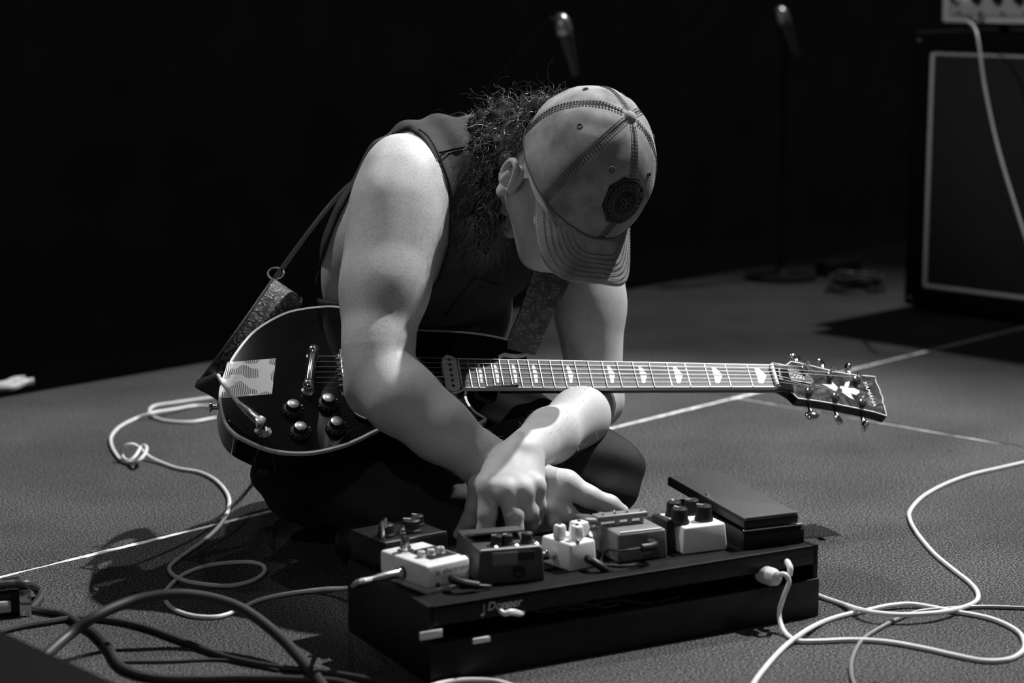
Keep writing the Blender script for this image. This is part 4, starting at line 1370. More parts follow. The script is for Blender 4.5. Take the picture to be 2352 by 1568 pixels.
# short hairs on the forearms
ab = MB()
Va = np.array([v.co for v in body.data.vertices]); Na = np.array([v.normal for v in body.data.vertices])
Va = Va + np.array(person.location)
def near_seg(a, b, rad):
    a = np.array(a); b = np.array(b); ab_ = b - a
    t = np.clip(((Va - a) @ ab_) / (ab_ @ ab_), 0, 1)
    return np.where((np.linalg.norm(Va - a - t[:, None] * ab_, axis=1) < rad) & (t > .02) & (t < .9))[0]
for (a, b, cnt) in ((elL, wrL, 420), (elR, wrR, 420)):
    idx = near_seg(a, b, .056)
    ax = (Vector(b) - Vector(a)).normalized()
    for i in rng.sample(list(idx), min(cnt, len(idx))):
        p = Vector(Va[i]); n = Vector(Na[i])
        d = (ax * .8 + n * .5 + Vector((rng.gauss(0, .3), rng.gauss(0, .3), rng.gauss(0, .3)))).normalized()
        L = rng.uniform(.005, .011)
        ab.tube([p, p + d * L * .5, p + d * L - n * L * .12], [.00012, .0001, .00005], 3, False)
ao = ab.build('arm_hair', 'arm_hair_strand', body, False)
ao['kind'] = 'stuff'

# ================================================================ GUITAR STRAP
strap = root('guitar_strap', P(560, 760, 3.06), 'tooled leather guitar strap running from guitar tail over the person\'s back', 'strap')
def ribbon(ctr, wid, thick, n=8):
    """ctr: centre points, wid: half-width vectors; Catmull smoothed; returns MB of a thin strip with thickness"""
    c = catmull(ctr, n); w = catmull(wid, n); b = MB(); v = []; f = []
    m = len(c)
    for i in range(m):
        t = (c[min(i + 1, m - 1)] - c[max(i - 1, 0)]).normalized()
        nrm = t.cross(w[i]).normalized() * thick / 2
        v += [c[i] - w[i] + nrm, c[i] + w[i] + nrm, c[i] + w[i] - nrm, c[i] - w[i] - nrm]
    for i in range(m - 1):
        for k in range(4):
            k2 = (k + 1) % 4; f.append((4 * i + k, 4 * i + k2, 4 * i + 4 + k2, 4 * i + 4 + k))
    f += [(3, 2, 1, 0), tuple(4 * (m - 1) + k for k in range(4))]
    return b.add(v, f)
def rib_px(L, R, thick, n=8):
    L = [P(*p) for p in L]; R = [P(*p) for p in R]
    return ribbon([(a + b) / 2 for a, b in zip(L, R)], [(b - a) / 2 for a, b in zip(L, R)], thick, n)
rib_px([(455, 880, 2.985), (520, 792, 3.01), (575, 715, 3.05), (612, 662, 3.09), (627, 640, 3.11)], [(520, 905, 3.03), (580, 830, 3.05), (645, 765, 3.08), (688, 706, 3.11), (692, 684, 3.13)], .003).build('wide_strap', 'tooled_leather', strap)
# edging cord along the wide part
for pts in ([(455, 880, 2.983), (520, 792, 3.008), (575, 715, 3.048), (612, 662, 3.088), (627, 640, 3.108)],):
    MB().tube(catmull([P(*p) for p in pts], 10), .0022, 6).build('edge_lacing', 'leather_black', strap)
# folded end that buttons on the guitar tail
rib_px([(455, 872, 2.985), (450, 890, 2.98), (478, 905, 2.972), (500, 918, 2.968)], [(512, 852, 2.985), (505, 862, 2.975), (508, 872, 2.965), (512, 880, 2.962)], .003).build('tail_tab', 'leather_black', strap)
# narrow part over the back and shoulder
rib_px([(629, 636, 3.115), (703, 535, 3.15), (773, 449, 3.19), (838, 389, 3.215), (900, 318, 3.20), (960, 282, 3.17), (1060, 268, 3.17), (1180, 300, 3.17), (1250, 380, 3.12), (1270, 470, 3.07)],
       [(636, 640, 3.165), (708, 539, 3.20), (778, 454, 3.24), (844, 396, 3.265), (905, 335, 3.25), (965, 290, 3.23), (1065, 276, 3.23), (1200, 305, 3.23), (1290, 385, 3.17), (1330, 480, 3.10)], .003).build('narrow_strap', 'leather_black', strap)
# front part from the shoulder down to the bass horn
rib_px([(1235, 540, 3.00), (1225, 620, 2.985), (1195, 710, 2.98), (1170, 770, 2.985), (1165, 800, 2.99)], [(1330, 560, 3.03), (1310, 640, 3.015), (1272, 715, 3.005), (1240, 790, 3.0), (1228, 815, 3.0)], .003).build('front_strap', 'tooled_leather', strap)
q = P(633, 628, 3.13)
MB().tube([q + Vector((.012 * math.cos(a), .006 * math.sin(a), .008 * math.sin(a))) for a in np.linspace(0, 6.283, 17)], .0016, 6).build('buckle', 'brushed_metal', strap)

# ================================================================ PEDALBOARD
BO = G(985, 1572); bd = G(1875, 1412) - BO; BL = bd.length; bd.normalize()
be = Vector((-bd.y, bd.x, 0)); bz = Vector((0, 0, 1))
BDp = .235; ZF, ZB = .096, .094
BM = frame(BO, bd, be, bz)
dn = (be * (BDp) + bz * (ZB - ZF)).normalized(); dnorm = bd.cross(dn).normalized()
DO = BO + bz * ZF
def D(px, py, lift=0.0): return onplane(px, py, DO + dnorm * lift, dnorm)
def proj(p):
    q = p - Vector((0, 0, CAMH)); dp = q.y * CP - q.z * SP
    return (round(W_ / 2 + FPX * q.x / dp), round(H_ / 2 - FPX * (q.y * SP + q.z * CP) / dp))
print('BOARD', BL, proj(DO), proj(DO + bd * BL), proj(BO + be * BDp + bz * ZB), proj(BO + bd * BL + be * BDp + bz * ZB))
pbd = root('pedalboard', BO + bd * BL / 2 + be * BDp / 2, 'long black pedalboard carrying a row of effects pedals on the carpet', 'pedalboard')
m = MB()
th = .004
def quadbox(b, u0, u1, v0, v1, z00, z01, z10, z11):
    """box between v0 (z00..z01) and v1 (z10..z11)"""
    vs = [(u0, v0, z00), (u1, v0, z00), (u1, v1, z10), (u0, v1, z10), (u0, v0, z01), (u1, v0, z01), (u1, v1, z11), (u0, v1, z11)]
    b.add(vs, [(3, 2, 1, 0), (4, 5, 6, 7), (0, 1, 5, 4), (1, 2, 6, 5), (2, 3, 7, 6), (3, 0, 4, 7)], BM)
def zt(v): return ZF + (ZB - ZF) * v / BDp
for v0, v1 in ((0.0, .070), (.077, .150), (.157, BDp)):
    b = MB(); quadbox(b, .006, BL - .006, v0, v1, zt(v0) - th, zt(v0), zt(v1) - th, zt(v1))
    b.build('deck_rail', 'black_vinyl', pbd, False)
b = MB(); b.box((BL / 2, .004, .0835), (BL - .004, .008, .025), BM, .0015); b.build('rear_rail', 'black_paint', pbd)
b = MB(); b.box((BL / 2, .001, .026), (BL, .012, .052), BM, .0015); b.build('rear_panel', 'black_paint', pbd)
b = MB(); quadbox(b, .01, BL - .01, .06, .064, .0, .084, .0, .084); b.build('inner_panel', 'black_plastic', pbd, False)
for u0, u1 in ((0, .007), (BL - .007, BL)):
    b = MB(); quadbox(b, u0, u1, .0, BDp, .0, ZF + .001, .0, ZB + .001); b.build('side_panel', 'black_paint', pbd, False)
b = MB(); quadbox(b, .007, BL - .007, BDp - .006, BDp, .0, ZB - .002, .0, ZB - .002); b.build('front_panel', 'black_paint', pbd, False)
for px_, py_, w_ in ((990, 1457, .030), ):
    q = onplane(px_, py_, BO - be * .006, be) - BO
    MB().box((q.dot(bd), -.006, q.z), (w_, .002, .010), BM, .0005).build('tape', 'white_paint', pbd)['label'] = 'strip of white tape'
q = onplane(1106, 1437, BO - be * .006, be) - BO
MB().box((q.dot(bd), -.0056, .047), (.024, .004, .007), BM, .001).build('tape', 'white_paint', pbd)
# logo lettering
q0 = onplane(1158, 1381, BO, be) - BO
LM = BM @ Matrix.Translation((q0.dot(bd), -.0006, .0850)) @ Matrix.Rotation(math.pi / 2, 4, 'X')
text_mesh('Donner', .0150, LM, .0002, .25).build('lettering', 'panel_grey', pbd, False)
nb_ = MB().ell((0, 0, 0), (.0026, .002, .0006), LM @ Matrix.Translation((-.030, -.0085, 0)))
nb_.box((-.0278, -.002, 0), (.0009, .013, .0005), LM)
nb_.build('lettering', 'panel_grey', pbd)

def pedal_frame(A, B, rot=0):
    a = D(*A); b_ = D(*B); x = (b_ - a); w = x.length; x.normalize()
    y = dnorm.cross(x).normalized()
    return frame(a, x, y, dnorm), w
def ped(name, A, B, label):
    M, w = pedal_frame(A, B)
    r = root(name, M @ Vector((w / 2, 0, 0)), label, 'effects pedal', 'effects pedals on the board')
    return r, M, w
def knob(M, x, y, z, r, h, mname, par, mark=True, name='knob'):
    K = M @ Matrix.Translation((x, y, z))
    o = MB().lathe([(r, 0), (r, h * .15), (r * .86, h * .3), (r * .82, h * .92), (r * .7, h), (.0004, h)], K, 22).build(name, mname, par, True, .5)
    if mark: MB().box((r * .45, 0, h + .0003), (r * .7, r * .14, .0006), K @ Matrix.Rotation(rng.uniform(0, 6), 4, 'Z')).build('pointer_mark', 'white_print' if mname.startswith('black') else 'black_print', o, False)
    return o
def footswitch(M, x, y, z, par, s=1.0):
    MB().lathe([(.0085 * s, 0), (.0085 * s, .002), (.006 * s, .003), (.006 * s, .007), (.0048 * s, .0075), (.0048 * s, .014 * s), (.004 * s, .0165 * s), (.0004, .017 * s)], M @ Matrix.Translation((x, y, z)), 20).build('footswitch', 'chrome', par)
def plug(p, d, par, mname='chrome', L=.03, r=.0055, name='jack_plug'):
    d = nz(d); R = Matrix.Translation(p) @ d.to_track_quat('Z', 'Y').to_matrix().to_4x4()
    return MB().lathe([(r * .8, 0), (r, .002), (r, L * .75), (r * .75, L * .85), (r * .6, L)], R, 16).build(name, mname, par)

# 1 white pedal with the jack cable
r, M, w = ped('effects_pedal', (980, 1366), (1080, 1343), 'white effects pedal with brand lettering on its back, jack cable plugged in')
d1, h1 = .098, .034
MB().box((w / 2, d1 / 2, h1 / 2 + .004), (w, d1, h1 - .004), M, .004, 3).build('case', 'white_paint', r)
MB().box((w / 2, d1 / 2, .003), (w - .002, d1 - .002, .006), M, .001).build('base_plate', 'panel_grey', r)
MB().box((w * .62, d1 * .45, h1 + .0020), (w * .62, d1 * .5, .001), M, .0003).build('face_plate', 'black_plastic', r)
footswitch(M, w * .30, d1 * .72, h1 + .002, r, 1.25)
for k in range(3): knob(M, w * (.3 + .22 * k), d1 * .38, h1 + .002, .006, .008, 'panel_grey', r)
text_mesh('tc electronic', .0105, M @ Matrix.Translation((w * .60, -.0004, h1 * .74)) @ Matrix.Rotation(math.pi / 2, 4, 'X'), .0002).build('lettering', 'black_print', r, False)
for k in (.25, .8): MB().lathe([(.003, 0), (.003, .001), (.0004, .0015)], M @ Matrix.Translation((w * k, -.0002, h1 * .3)) @ Matrix.Rotation(math.pi / 2, 4, 'X'), 12).build('screw', 'dark_metal', r)
TCJ = M @ Vector((0, d1 * .50, h1 * .52))
TCX = -(M.to_3x3() @ Vector((1, 0, 0)))
MB().lathe([(.008, 0), (.008, .003), (.006, .004), (.0004, .004)], Matrix.Translation(TCJ) @ TCX.to_track_quat('Z', 'Y').to_matrix().to_4x4(), 16).build('input_jack', 'dark_metal', r)
DC1 = M @ Vector((w * .55, -.002, h1 * .42))
# 2 black pedal behind it
r, M, w = ped('effects_pedal', (884, 1318), (1030, 1290), 'black effects pedal with tall knobs behind the white lettered pedal')
d2, h2 = .085, .040
MB().box((w / 2, d2 / 2, h2 / 2), (w, d2, h2), M, .003, 3).build('case', 'black_paint', r)
MB().box((w / 2, .002, h2 + .0003), (w - .004, .003, .0018), M, .0005).build('edge_trim', 'brushed_metal', r)
knob(M, w * .22, d2 * .35, h2, .012, .016, 'black_plastic', r); knob(M, w * .62, d2 * .35, h2, .014, .016, 'black_plastic', r); knob(M, w * .85, d2 * .6, h2, .010, .014, 'black_plastic', r)
footswitch(M, w * .45, d2 * .3, h2, r, .7)
MB().cyl(M @ Vector((w * .10, d2 * .22, h2)), M @ Vector((w * .10, d2 * .22, h2 + .024)), .0026).build('toggle_switch', 'chrome', r)
MB().cyl(M @ Vector((w * .16, d2 * .25, h2 + .014)), M @ Vector((w * .16, d2 * .25, h2 + .026)), .0022).build('toggle_switch', 'chrome', r)
# 3 dark grey pedal with raised plate and label
r, M, w = ped('effects_pedal', (1100, 1346), (1252, 1333), 'dark grey effects pedal with label plate on its back and raised cover plate')
d3, h3 = .115, .043
MB().box((w / 2, d3 / 2, h3 / 2), (w, d3, h3), M, .003, 3, (.97, .96)).build('case', 'dark_grey_paint', r)
MB().box((w / 2, .0045, h3 + .0006), (w - .008, .004, .002), M, .0006).build('edge_trim', 'panel_grey', r)
TB = Matrix.Translation((0, .0016, 0))
MB().box((w * .40, -.0002, h3 * .74), (w * .38, .0016, h3 * .38), M @ TB, .0003).build('label_plate', 'mid_grey_label', r)
MB().box((w * .72, -.0002, h3 * .78), (w * .25, .0018, h3 * .26), M @ TB, .0003).build('label_plate', 'black_print', r)
MB().lathe([(.008, 0), (.008, .002), (.0055, .002), (.0055, .0005), (.0004, .0005)], M @ Matrix.Translation((w * .60, .0012, h3 * .33)) @ Matrix.Rotation(math.pi / 2, 4, 'X'), 18).build('power_socket', 'black_plastic', r)
for k in (.36, .52, .82): knob(M, w * k, d3 * .24, h3, .0085, .013, 'black_plastic', r)
for k in (.30, .62, .92): MB().lathe([(.003, 0), (.003, .002), (.0004, .004)], M @ Matrix.Translation((w * k, d3 * .11, h3)), 12).build('screw', 'chrome', r)
pl = M @ Matrix.Translation((w * .46, d3 * .60, h3 + .0045)) @ Matrix.Rotation(math.radians(-16), 4, 'X')
MB().box((0, 0, 0), (w * .80, d3 * .40, .0035), pl, .001).build('cover_plate', 'mid_grey_label', r)
for k in (-.34, .34):
    MB().box((w * k, d3 * .12, -.004), (.006, .02, .009), pl, .001).build('plate_bracket', 'dark_grey_paint', r)
P3L = M @ Vector((0, d3 * .4, h3 * .55)); P3R = M @ Vector((w, d3 * .35, h3 * .45))
# 4 small white pedal with square white knobs
r, M, w = ped('effects_pedal', (1310, 1315), (1372, 1301), 'small white effects pedal with white square knobs')
d4, h4 = .062, .036
MB().box((w / 2, d4 / 2, h4 / 2), (w, d4, h4), M, .0035, 3, (.94, .94)).build('case', 'white_paint', r)
for x, y, s in ((.18, .5, .014), (.50, .22, .014), (.84, .45, .021)):
    o = MB().box((w * x, d4 * y, h4 + .010), (s, s, .019), M, .003, 3, (.9, .9)).build('knob', 'white_paint', r)
    MB().lathe([(.0025, 0), (.0025, .002), (.0004, .002)], M @ Matrix.Translation((w * x, d4 * y, h4 + .019)), 10).build('pointer_mark', 'dark_metal', o)
MB().lathe([(.0035, 0), (.003, .003), (.0004, .0045)], M @ Matrix.Translation((w * .35, d4 * .08, h4)), 12).build('light', 'chrome', r)
P4L = M @ Vector((-.0, d4 * .55, h4 * .5)); P4D = M @ Vector((w * .62, -.001, h4 * .38)); P4R = M @ Vector((w + .004, d4 * .3, 0))
fs = M @ Matrix.Translation((w + .008, d4 * .32, 0))
MB().lathe([(.006, 0), (.006, .022), (.0052, .024), (.0052, .034), (.0085, .036), (.0088, .044), (.006, .048), (.0004, .049)], fs, 20).build('footswitch', 'chrome', r)
# 5 grey pedal with guard bar
r, M, w = ped('effects_pedal', (1418, 1294), (1534, 1280), 'mid-grey effects pedal with a guard bar over its knobs')
d5, h5 = .105, .038
MB().box((w / 2, d5 / 2, h5 / 2), (w, d5, h5), M, .003, 3, (.96, .96)).build('case', 'grey_paint', r)
MB().box((w * .5, .006, h5 + .0005), (w - .012, .005, .0018), M, .0005).build('edge_trim', 'panel_grey', r)
gbM = M @ Matrix.Translation((w * .36, d5 * .46, h5 + .0115))
MB().box((0, 0, 0), (w * 1.02, .020, .008), gbM, .0025, 3).build('guard_bar', 'grey_paint', r)
MB().box((-w * .62, .004, -.008), (w * .36, .036, .010), gbM @ Matrix.Rotation(math.radians(8), 4, 'Y'), .004, 3, (.85, .8)).build('guard_flap', 'dark_grey_paint', r)
for k in (-.42, -.05, .2, .45): MB().cyl(gbM @ Vector((w * k, 0, -.0115)), gbM @ Vector((w * k, 0, 0)), .0035, .003).build('post', 'panel_grey', r)
for k in (-.36, -.12, .12, .40): MB().lathe([(.0026, 0), (.0026, .001), (.0004, .002)], gbM @ Matrix.Translation((w * k, -.004, .004)), 10).build('screw', 'chrome', r)
for k in (.2, .42): knob(M, w * k, d5 * .70, h5, .008, .010, 'black_plastic', r)
P5D = M @ Vector((w * .62, -.001, h5 * .62)); P5L = M @ Vector((0, d5 * .2, .004))
# 6 white pedal with black knobs
r, M, w = ped('effects_pedal', (1569, 1275), (1672, 1262), 'white effects pedal with black knobs next to the rocker pedal')
d6, h6 = .085, .036
MB().box((w / 2, d6 / 2, h6 / 2), (w, d6, h6), M, .003, 3, (.93, .93)).build('case', 'white_paint', r)
knob(M, w * .12, d6 * .30, h6, .013, .021, 'black_plastic', r); knob(M, w * .66, d6 * .30, h6, .0125, .021, 'black_plastic', r)
knob(M, w * .30, d6 * .75, h6, .012, .020, 'black_plastic', r); knob(M, w * .70, d6 * .75, h6, .012, .020, 'black_plastic', r)
MB().box((-w * .12, d6 * .5, h6 * .6), (w * .22, d6 * .62, h6 * 1.15), M, .003, 2, (.75, .8)).build('side_cover', 'black_plastic', r)
# 7 rocker (wah) pedal
r, M, w = ped('effects_pedal', (1708, 1263), (1846, 1246), 'black rocker foot pedal with rubber tread at the end of the board')
r['category'] = 'effects pedal'
d7 = .20
b = MB()
bp = [(.0, .0), (.0, .018), (.004, .024), (.10, .026), (.17, .030), (.195, .022), (.2, .0)]
v = [(0, y, z) for y, z in bp] + [(w, y, z) for y, z in bp]; n = len(bp)
f = [tuple(range(n)), tuple(range(2 * n - 1, n - 1, -1))] + [(i, i + n, (i + 1) % n + n, (i + 1) % n) for i in range(n)]
b.add(v, f, M).build('base', 'black_paint', r, False)
MB().box((w / 2, .003, .0255), (w - .002, .004, .0025), M, .0008).build('edge_trim', 'brushed_metal', r)
best = None
for k in range(0, 60):
    z = .02 + k * .001
    for kk in range(0, 30):
        y = .12 + kk * .005
        p_ = proj(M @ Vector((0, y, z)))
        e = (p_[0] - 1531) ** 2 + (p_[1] - 1096) ** 2
        if best is None or e < best[0]: best = (e, y, z)
print('WAH', best, w)
yf, zf = best[1], best[2]
ang = math.atan2(zf - .040, yf); Lr = math.hypot(yf, zf - .040)
RM = M @ Matrix.Translation((0, 0, .040)) @ Matrix.Rotation(ang, 4, 'X')
MB().box((w * .5 - .004, Lr / 2, -.006), (w * .90, Lr, .012), RM, .002).build('rocker', 'black_paint', r)
MB().box((w * .5 - .004, Lr / 2, .0008), (w * .88, Lr - .003, .0022), RM, .0008).build('tread', 'rubber_tread', r)
rb_ = MB()
for k in range(28): rb_.box((w * .07 + w * .83 * k / 28, .004, .002), (.0013, .006, .0012), RM)
rb_.build('tread_ribs', 'mid_grey_label', r, False)
MB().cyl(M @ Vector((w * .1, .10, .026)), M @ Vector((w * .1, .12, .045)), .006).build('pivot', 'dark_metal', r)
MB().box((w * .5, .10, .033), (w * .6, .07, .022), M, .003).build('pivot_block', 'black_plastic', r)
WAHR = M @ Vector((w, .08, .012))

# ================================================================ CABLES
def floor_pts(lst, r):
    """(px, py[, extra z]) -> points on the carpet"""
    out = []
    for q in lst:
        z = r + (q[2] if len(q) > 2 else 0)
        out.append(G(q[0], q[1], z))
    return out
WR = .0032
# guitar cable: right-angle plug on the guitar, over its rim, along the carpet to the white pedal
gc = root('guitar_cable', G(440, 1080), 'white guitar cable from the guitar to the white lettered pedal, knotted on the carpet', 'cable')
pe = onplane(598, 970, TOPO + GC * .024, GC); pm = onplane(560, 936, TOPO + GC * .026, GC)
d = (pm - pe).normalized()
R = Matrix.Translation(pe - d * .004) @ d.to_track_quat('Z', 'Y').to_matrix().to_4x4()
MB().lathe([(.0068, 0), (.0068, .018), (.0062, .019), (.0062, .030), (.0054, .031), (.0054, .037), (.0042, .038), (.0042, (pm - pe).length + .012)], R, 20).build('plug', 'brushed_metal', gc)
MB().lathe([(.0075, -.007), (.0078, -.005), (.0078, .0045), (.0072, .0062), (.0004, .0065)], frame(pe, GA, GBv, GC), 20).build('plug', 'chrome', gc)
MB().cyl(JACK + GC * .004, pe - GC * .006, .0045).build('plug', 'chrome', gc)
c1 = [pe + d * ((pm - pe).length - .002), pm + d * .01, onplane(532, 905, TOPO + GC * .028, GC), onplane(512, 880, TOPO + GC * .022, GC), P(500, 862, 2.985), P(492, 868, 3.00), P(500, 915, 3.03), P(530, 980, 3.07), P(570, 1035, 3.15)]
c1 += [P(600, 1062, 3.30), G(615, 1058, WR), G(622, 1020, WR), G(600, 985, WR)]
c2 = floor_pts([(545, 968), (500, 960), (440, 969), (385, 967), (352, 957), (343, 944), (355, 932), (400, 925), (470, 915), (520, 910), (570, 915), (585, 925), (550, 938), (505, 935), (450, 932), (400, 940, .005), (350, 948, .009), (310, 962), (275, 980), (256, 1002), (256, 1022), (266, 1042), (280, 1058, .0), (300, 1062, .003), (318, 1058, .012), (334, 1040, .02), (336, 1026, .024), (326, 1025, .022), (310, 1048, .010), (296, 1058, .004), (283, 1050, .006), (281, 1032, .018), (292, 1022, .026), (308, 1021, .026), (326, 1034, .012), (345, 1050, .004), (375, 1064), (410, 1076), (460, 1085), (498, 1105), (524, 1138), (524, 1170), (505, 1206), (470, 1240), (430, 1268), (398, 1292), (389, 1306), (400, 1322, .004), (440, 1337, .006), (520, 1345), (575, 1335), (604, 1318), (607, 1302), (585, 1292), (540, 1291), (480, 1298), (432, 1314), (405, 1331), (384, 1352), (376, 1366), (386, 1388), (410, 1404), (450, 1415), (500, 1416), (545, 1402), (590, 1380), (650, 1365), (740, 1353, .004)], WR)
pe2 = TCJ + TCX * .004
pend = TCJ + TCX * .048
c3 = [G(800, 1350, .03), pend + TCX * .02, pend]
MB().tube(catmull(c1 + c2 + c3, 8), WR, 10).build('cord', 'white_rubber', gc)
R = Matrix.Translation(pe2) @ TCX.to_track_quat('Z', 'Y').to_matrix().to_4x4()
MB().lathe([(.0075, 0), (.0075, .003), (.0058, .004), (.0062, .026), (.0052, .028), (.0052, .034), (.0042, .036), (.0036, .052)], R, 20).build('plug', 'brushed_metal', gc)

# amplifier cable: from the amplifier head, off to the right, back along the carpet to the board
ac = root('amplifier_cable', G(2110, 1250), 'white cable snaking over the carpet from amplifier head to the pedalboard end', 'cable')
jp = jw - (cb * .006)
top = [jp, jp - cb * .05 + Vector((0, 0, -.004)), P(2243, 75, 4.86), P(2262, 200, 4.80), P(2290, 330, 4.74), P(2325, 450, 4.66), P(2375, 600, 4.55), P(2440, 740, 4.42), G(2560, 850, .01), G(2680, 930, WR), G(2640, 1000, WR), G(2500, 1033, WR)]
flr = floor_pts([(2400, 1052), (2352, 1062), (2290, 1076), (2230, 1090), (2170, 1112), (2120, 1140), (2092, 1170), (2089, 1190), (2105, 1222), (2145, 1270), (2190, 1308), (2228, 1338), (2246, 1362), (2240, 1382), (2200, 1398, .004), (2140, 1408, .008), (2060, 1411, .009), (1990, 1403, .009), (1930, 1385), (1882, 1368), (1845, 1350), (1800, 1335)], WR)
MB().tube(catmull(top + flr, 8), WR * 1.05, 10).build('cord', 'white_rubber', ac)
plug(jp - cb * .002, -cb, ac, 'chrome', .045, .006)

# power cable plugged into the board end, looping at the right
pc = root('power_cable', G(2000, 1480), 'white cable with round plug hanging from the board\'s rear slot, looped on carpet', 'cable')
pp = onplane(1768, 1325, BO - be * .012, be)
plug_d = (-be + bd * .15)
R = Matrix.Translation(pp + be * .02) @ nz(plug_d).to_track_quat('Z', 'Y').to_matrix().to_4x4()
MB().lathe([(.011, 0), (.012, .006), (.012, .022), (.0095, .030), (.0004, .033)], R, 24).build('plug', 'panel_grey', pc)
up = [pp - be * .004 + bd * .004, onplane(1800, 1318, BO - be * .03, be), onplane(1812, 1335, BO - be * .036, be), onplane(1800, 1370, BO - be * .036, be), onplane(1790, 1405, BO - be * .03, be), G(1793, 1432, .012)]
lp = floor_pts([(1806, 1456), (1832, 1471), (1880, 1472), (1960, 1469), (2040, 1474), (2120, 1488), (2200, 1506), (2260, 1517), (2315, 1514), (2348, 1496), (2352, 1472), (2335, 1448), (2290, 1425), (2240, 1412), (2190, 1404), (2140, 1394), (2090, 1387, .002), (2040, 1391, .002), (1990, 1402), (1940, 1412), (1890, 1428), (1845, 1452, .006), (1800, 1487), (1760, 1530), (1725, 1580), (1680, 1680), (1620, 1900), (1560, 2400)], WR)
MB().tube(catmull(up + lp, 8), WR * 1.05, 10).build('cord', 'white_rubber', pc)
# pale loop at the board's far side (tail of a patch cable standing out of the end)
tq = [onplane(1808, 1290, BO - be * .004, be), onplane(1815, 1305, BO - be * .016, be), onplane(1813, 1320, BO - be * .014, be)]
MB().tube(catmull([onplane(1804, 1293, BO + be * .01, be)] + tq, 8), .0042, 10).build('cord_end', 'white_rubber', pc)
# grey cable under the loop
o = MB().tube(catmull(floor_pts([(2900, 1440), (2600, 1412), (2450, 1402), (2330, 1395), (2250, 1393), (2180, 1397), (2110, 1404), (2060, 1422), (2010, 1448), (1978, 1472), (1958, 1510), (1955, 1545), (1968, 1590), (2000, 1680), (2060, 1900), (2100, 2400)], .0028), 8), .0028, 8).build('grey_cable', 'grey_rubber')
tag(o, 'thin dark grey cable lying under the white loops on carpet', 'cable')

# small patch and power leads between the pedals
def lead(pts, r, mname, label, name='patch_cable'):
    o = MB().tube(catmull(pts, 10), r, 8).build(name, mname)
    tag(o, label, 'cable'); return o
pc3 = root('patch_cable', P3L, 'looped black patch cable with chrome plug between white and dark grey pedals', 'cable')
px0 = -(frame(P3L, *[M_ for M_ in ((1, 0, 0), (0, 1, 0), (0, 0, 1))]).to_3x3() @ Vector((bd.x, bd.y, 0)))
plug(P3L, px0, pc3, 'chrome', .016, .006)
l0 = P3L + px0 * .014
MB().tube(catmull([l0, l0 + px0 * .012 + bz * .006, l0 + px0 * .018 - bz * .01, l0 + px0 * .006 - bz * .022 - be * .02, l0 - bz * .018 - be * .045], 10), .0034, 10).build('cord', 'black_rubber', pc3)
pc4 = root('patch_cable', P4L, 'chrome jack plug of a short patch cable in the small white pedal', 'cable')
plug(P4L, (P3R - P4L), pc4, 'chrome', .018, .0065)
plug(P3R, (P4L - P3R), pc4, 'dark_metal', .018, .0065)
MB().tube(catmull([P4L + (P3R - P4L) * .4, (P4L + P3R) / 2 + bz * .004, P3R + (P4L - P3R) * .4], 8), .003, 8).build('cord', 'black_rubber', pc4)
def dcplug(p, out, ex, label):
    r = root('power_lead', p, label, 'cable')
    out = nz(out)
    q = MB().tube(catmull([p, p + out * .012, p + out * .02 + nz(ex) * .010, p + out * .022 + nz(ex) * .026], 6), [.0052] * 19, 10)
    q.build('plug', 'black_plastic', r)
    return r, p + out * .022 + nz(ex) * .024
r1, e1_ = dcplug(DC1, -be, bd * .9 - bz * .25, 'black power plug on the back of the white lettered pedal')
MB().tube(catmull([e1_, e1_ + bd * .02 - bz * .004, D(1105, 1350) - be * .0 + bz * .003, D(1130, 1352) - bz * .01], 8), .0018, 8).build('cord', 'black_rubber', r1)
r4, e4_ = dcplug(P4D, -be, bd * .6 - bz * .5, 'black angled power plug on the small white pedal with square knobs')
MB().tube(catmull([e4_, e4_ + bd * .012 - bz * .006, D(1400, 1300) + bz * .002, D(1420, 1302) + bz * .002], 8), .0018, 8).build('cord', 'black_rubber', r4)
r5, e5_ = dcplug(P5D, -be, -bd * .9 + bz * .05, 'black power plug and thin looped lead on the mid-grey pedal')
MB().tube(catmull([e5_, e5_ - bd * .03 + bz * .0, D(1395, 1280) + bz * .010, D(1382, 1296) + bz * .003, D(1420, 1303) + bz * .002, D(1470, 1300) + bz * .002, D(1500, 1296) - bz * .006], 8), .0016, 8).build('cord', 'black_rubber', r5)
# crumpled white label hanging in the board's slot
q = onplane(1160, 1403, BO + be * .004, be)
o = MB().tube(catmull([onplane(1145, 1397, BO + be * .002, be), onplane(1158, 1408, BO - be * .004, be), onplane(1175, 1405, BO - be * .005, be), onplane(1198, 1408, BO + be * .0, be), onplane(1206, 1390, BO + be * .012, be)], 8), [.002 + .0022 * math.sin(math.pi * k / 32) for k in range(33)], 8).build('label_tag', 'white_paint')
tag(o, 'crumpled white tag poking out of the pedalboard slot', 'tag')
# dark leads inside the slot
for k, (xa, xb) in enumerate(((1220, 1420), (1300, 1560))):
    pts = [onplane(xa + (xb - xa) * t, 1400 - (xa + (xb - xa) * t - 1220) * .075 + 7 * math.sin(t * 9 + k), BO + be * .014, be) for t in np.linspace(0, 1, 9)]
    lead(pts, .0026, 'black_rubber', ('black lead running in the board\'s slot beside the white tag', 'black lead running in the board\'s slot below the grey pedals')[k], 'slot_lead')

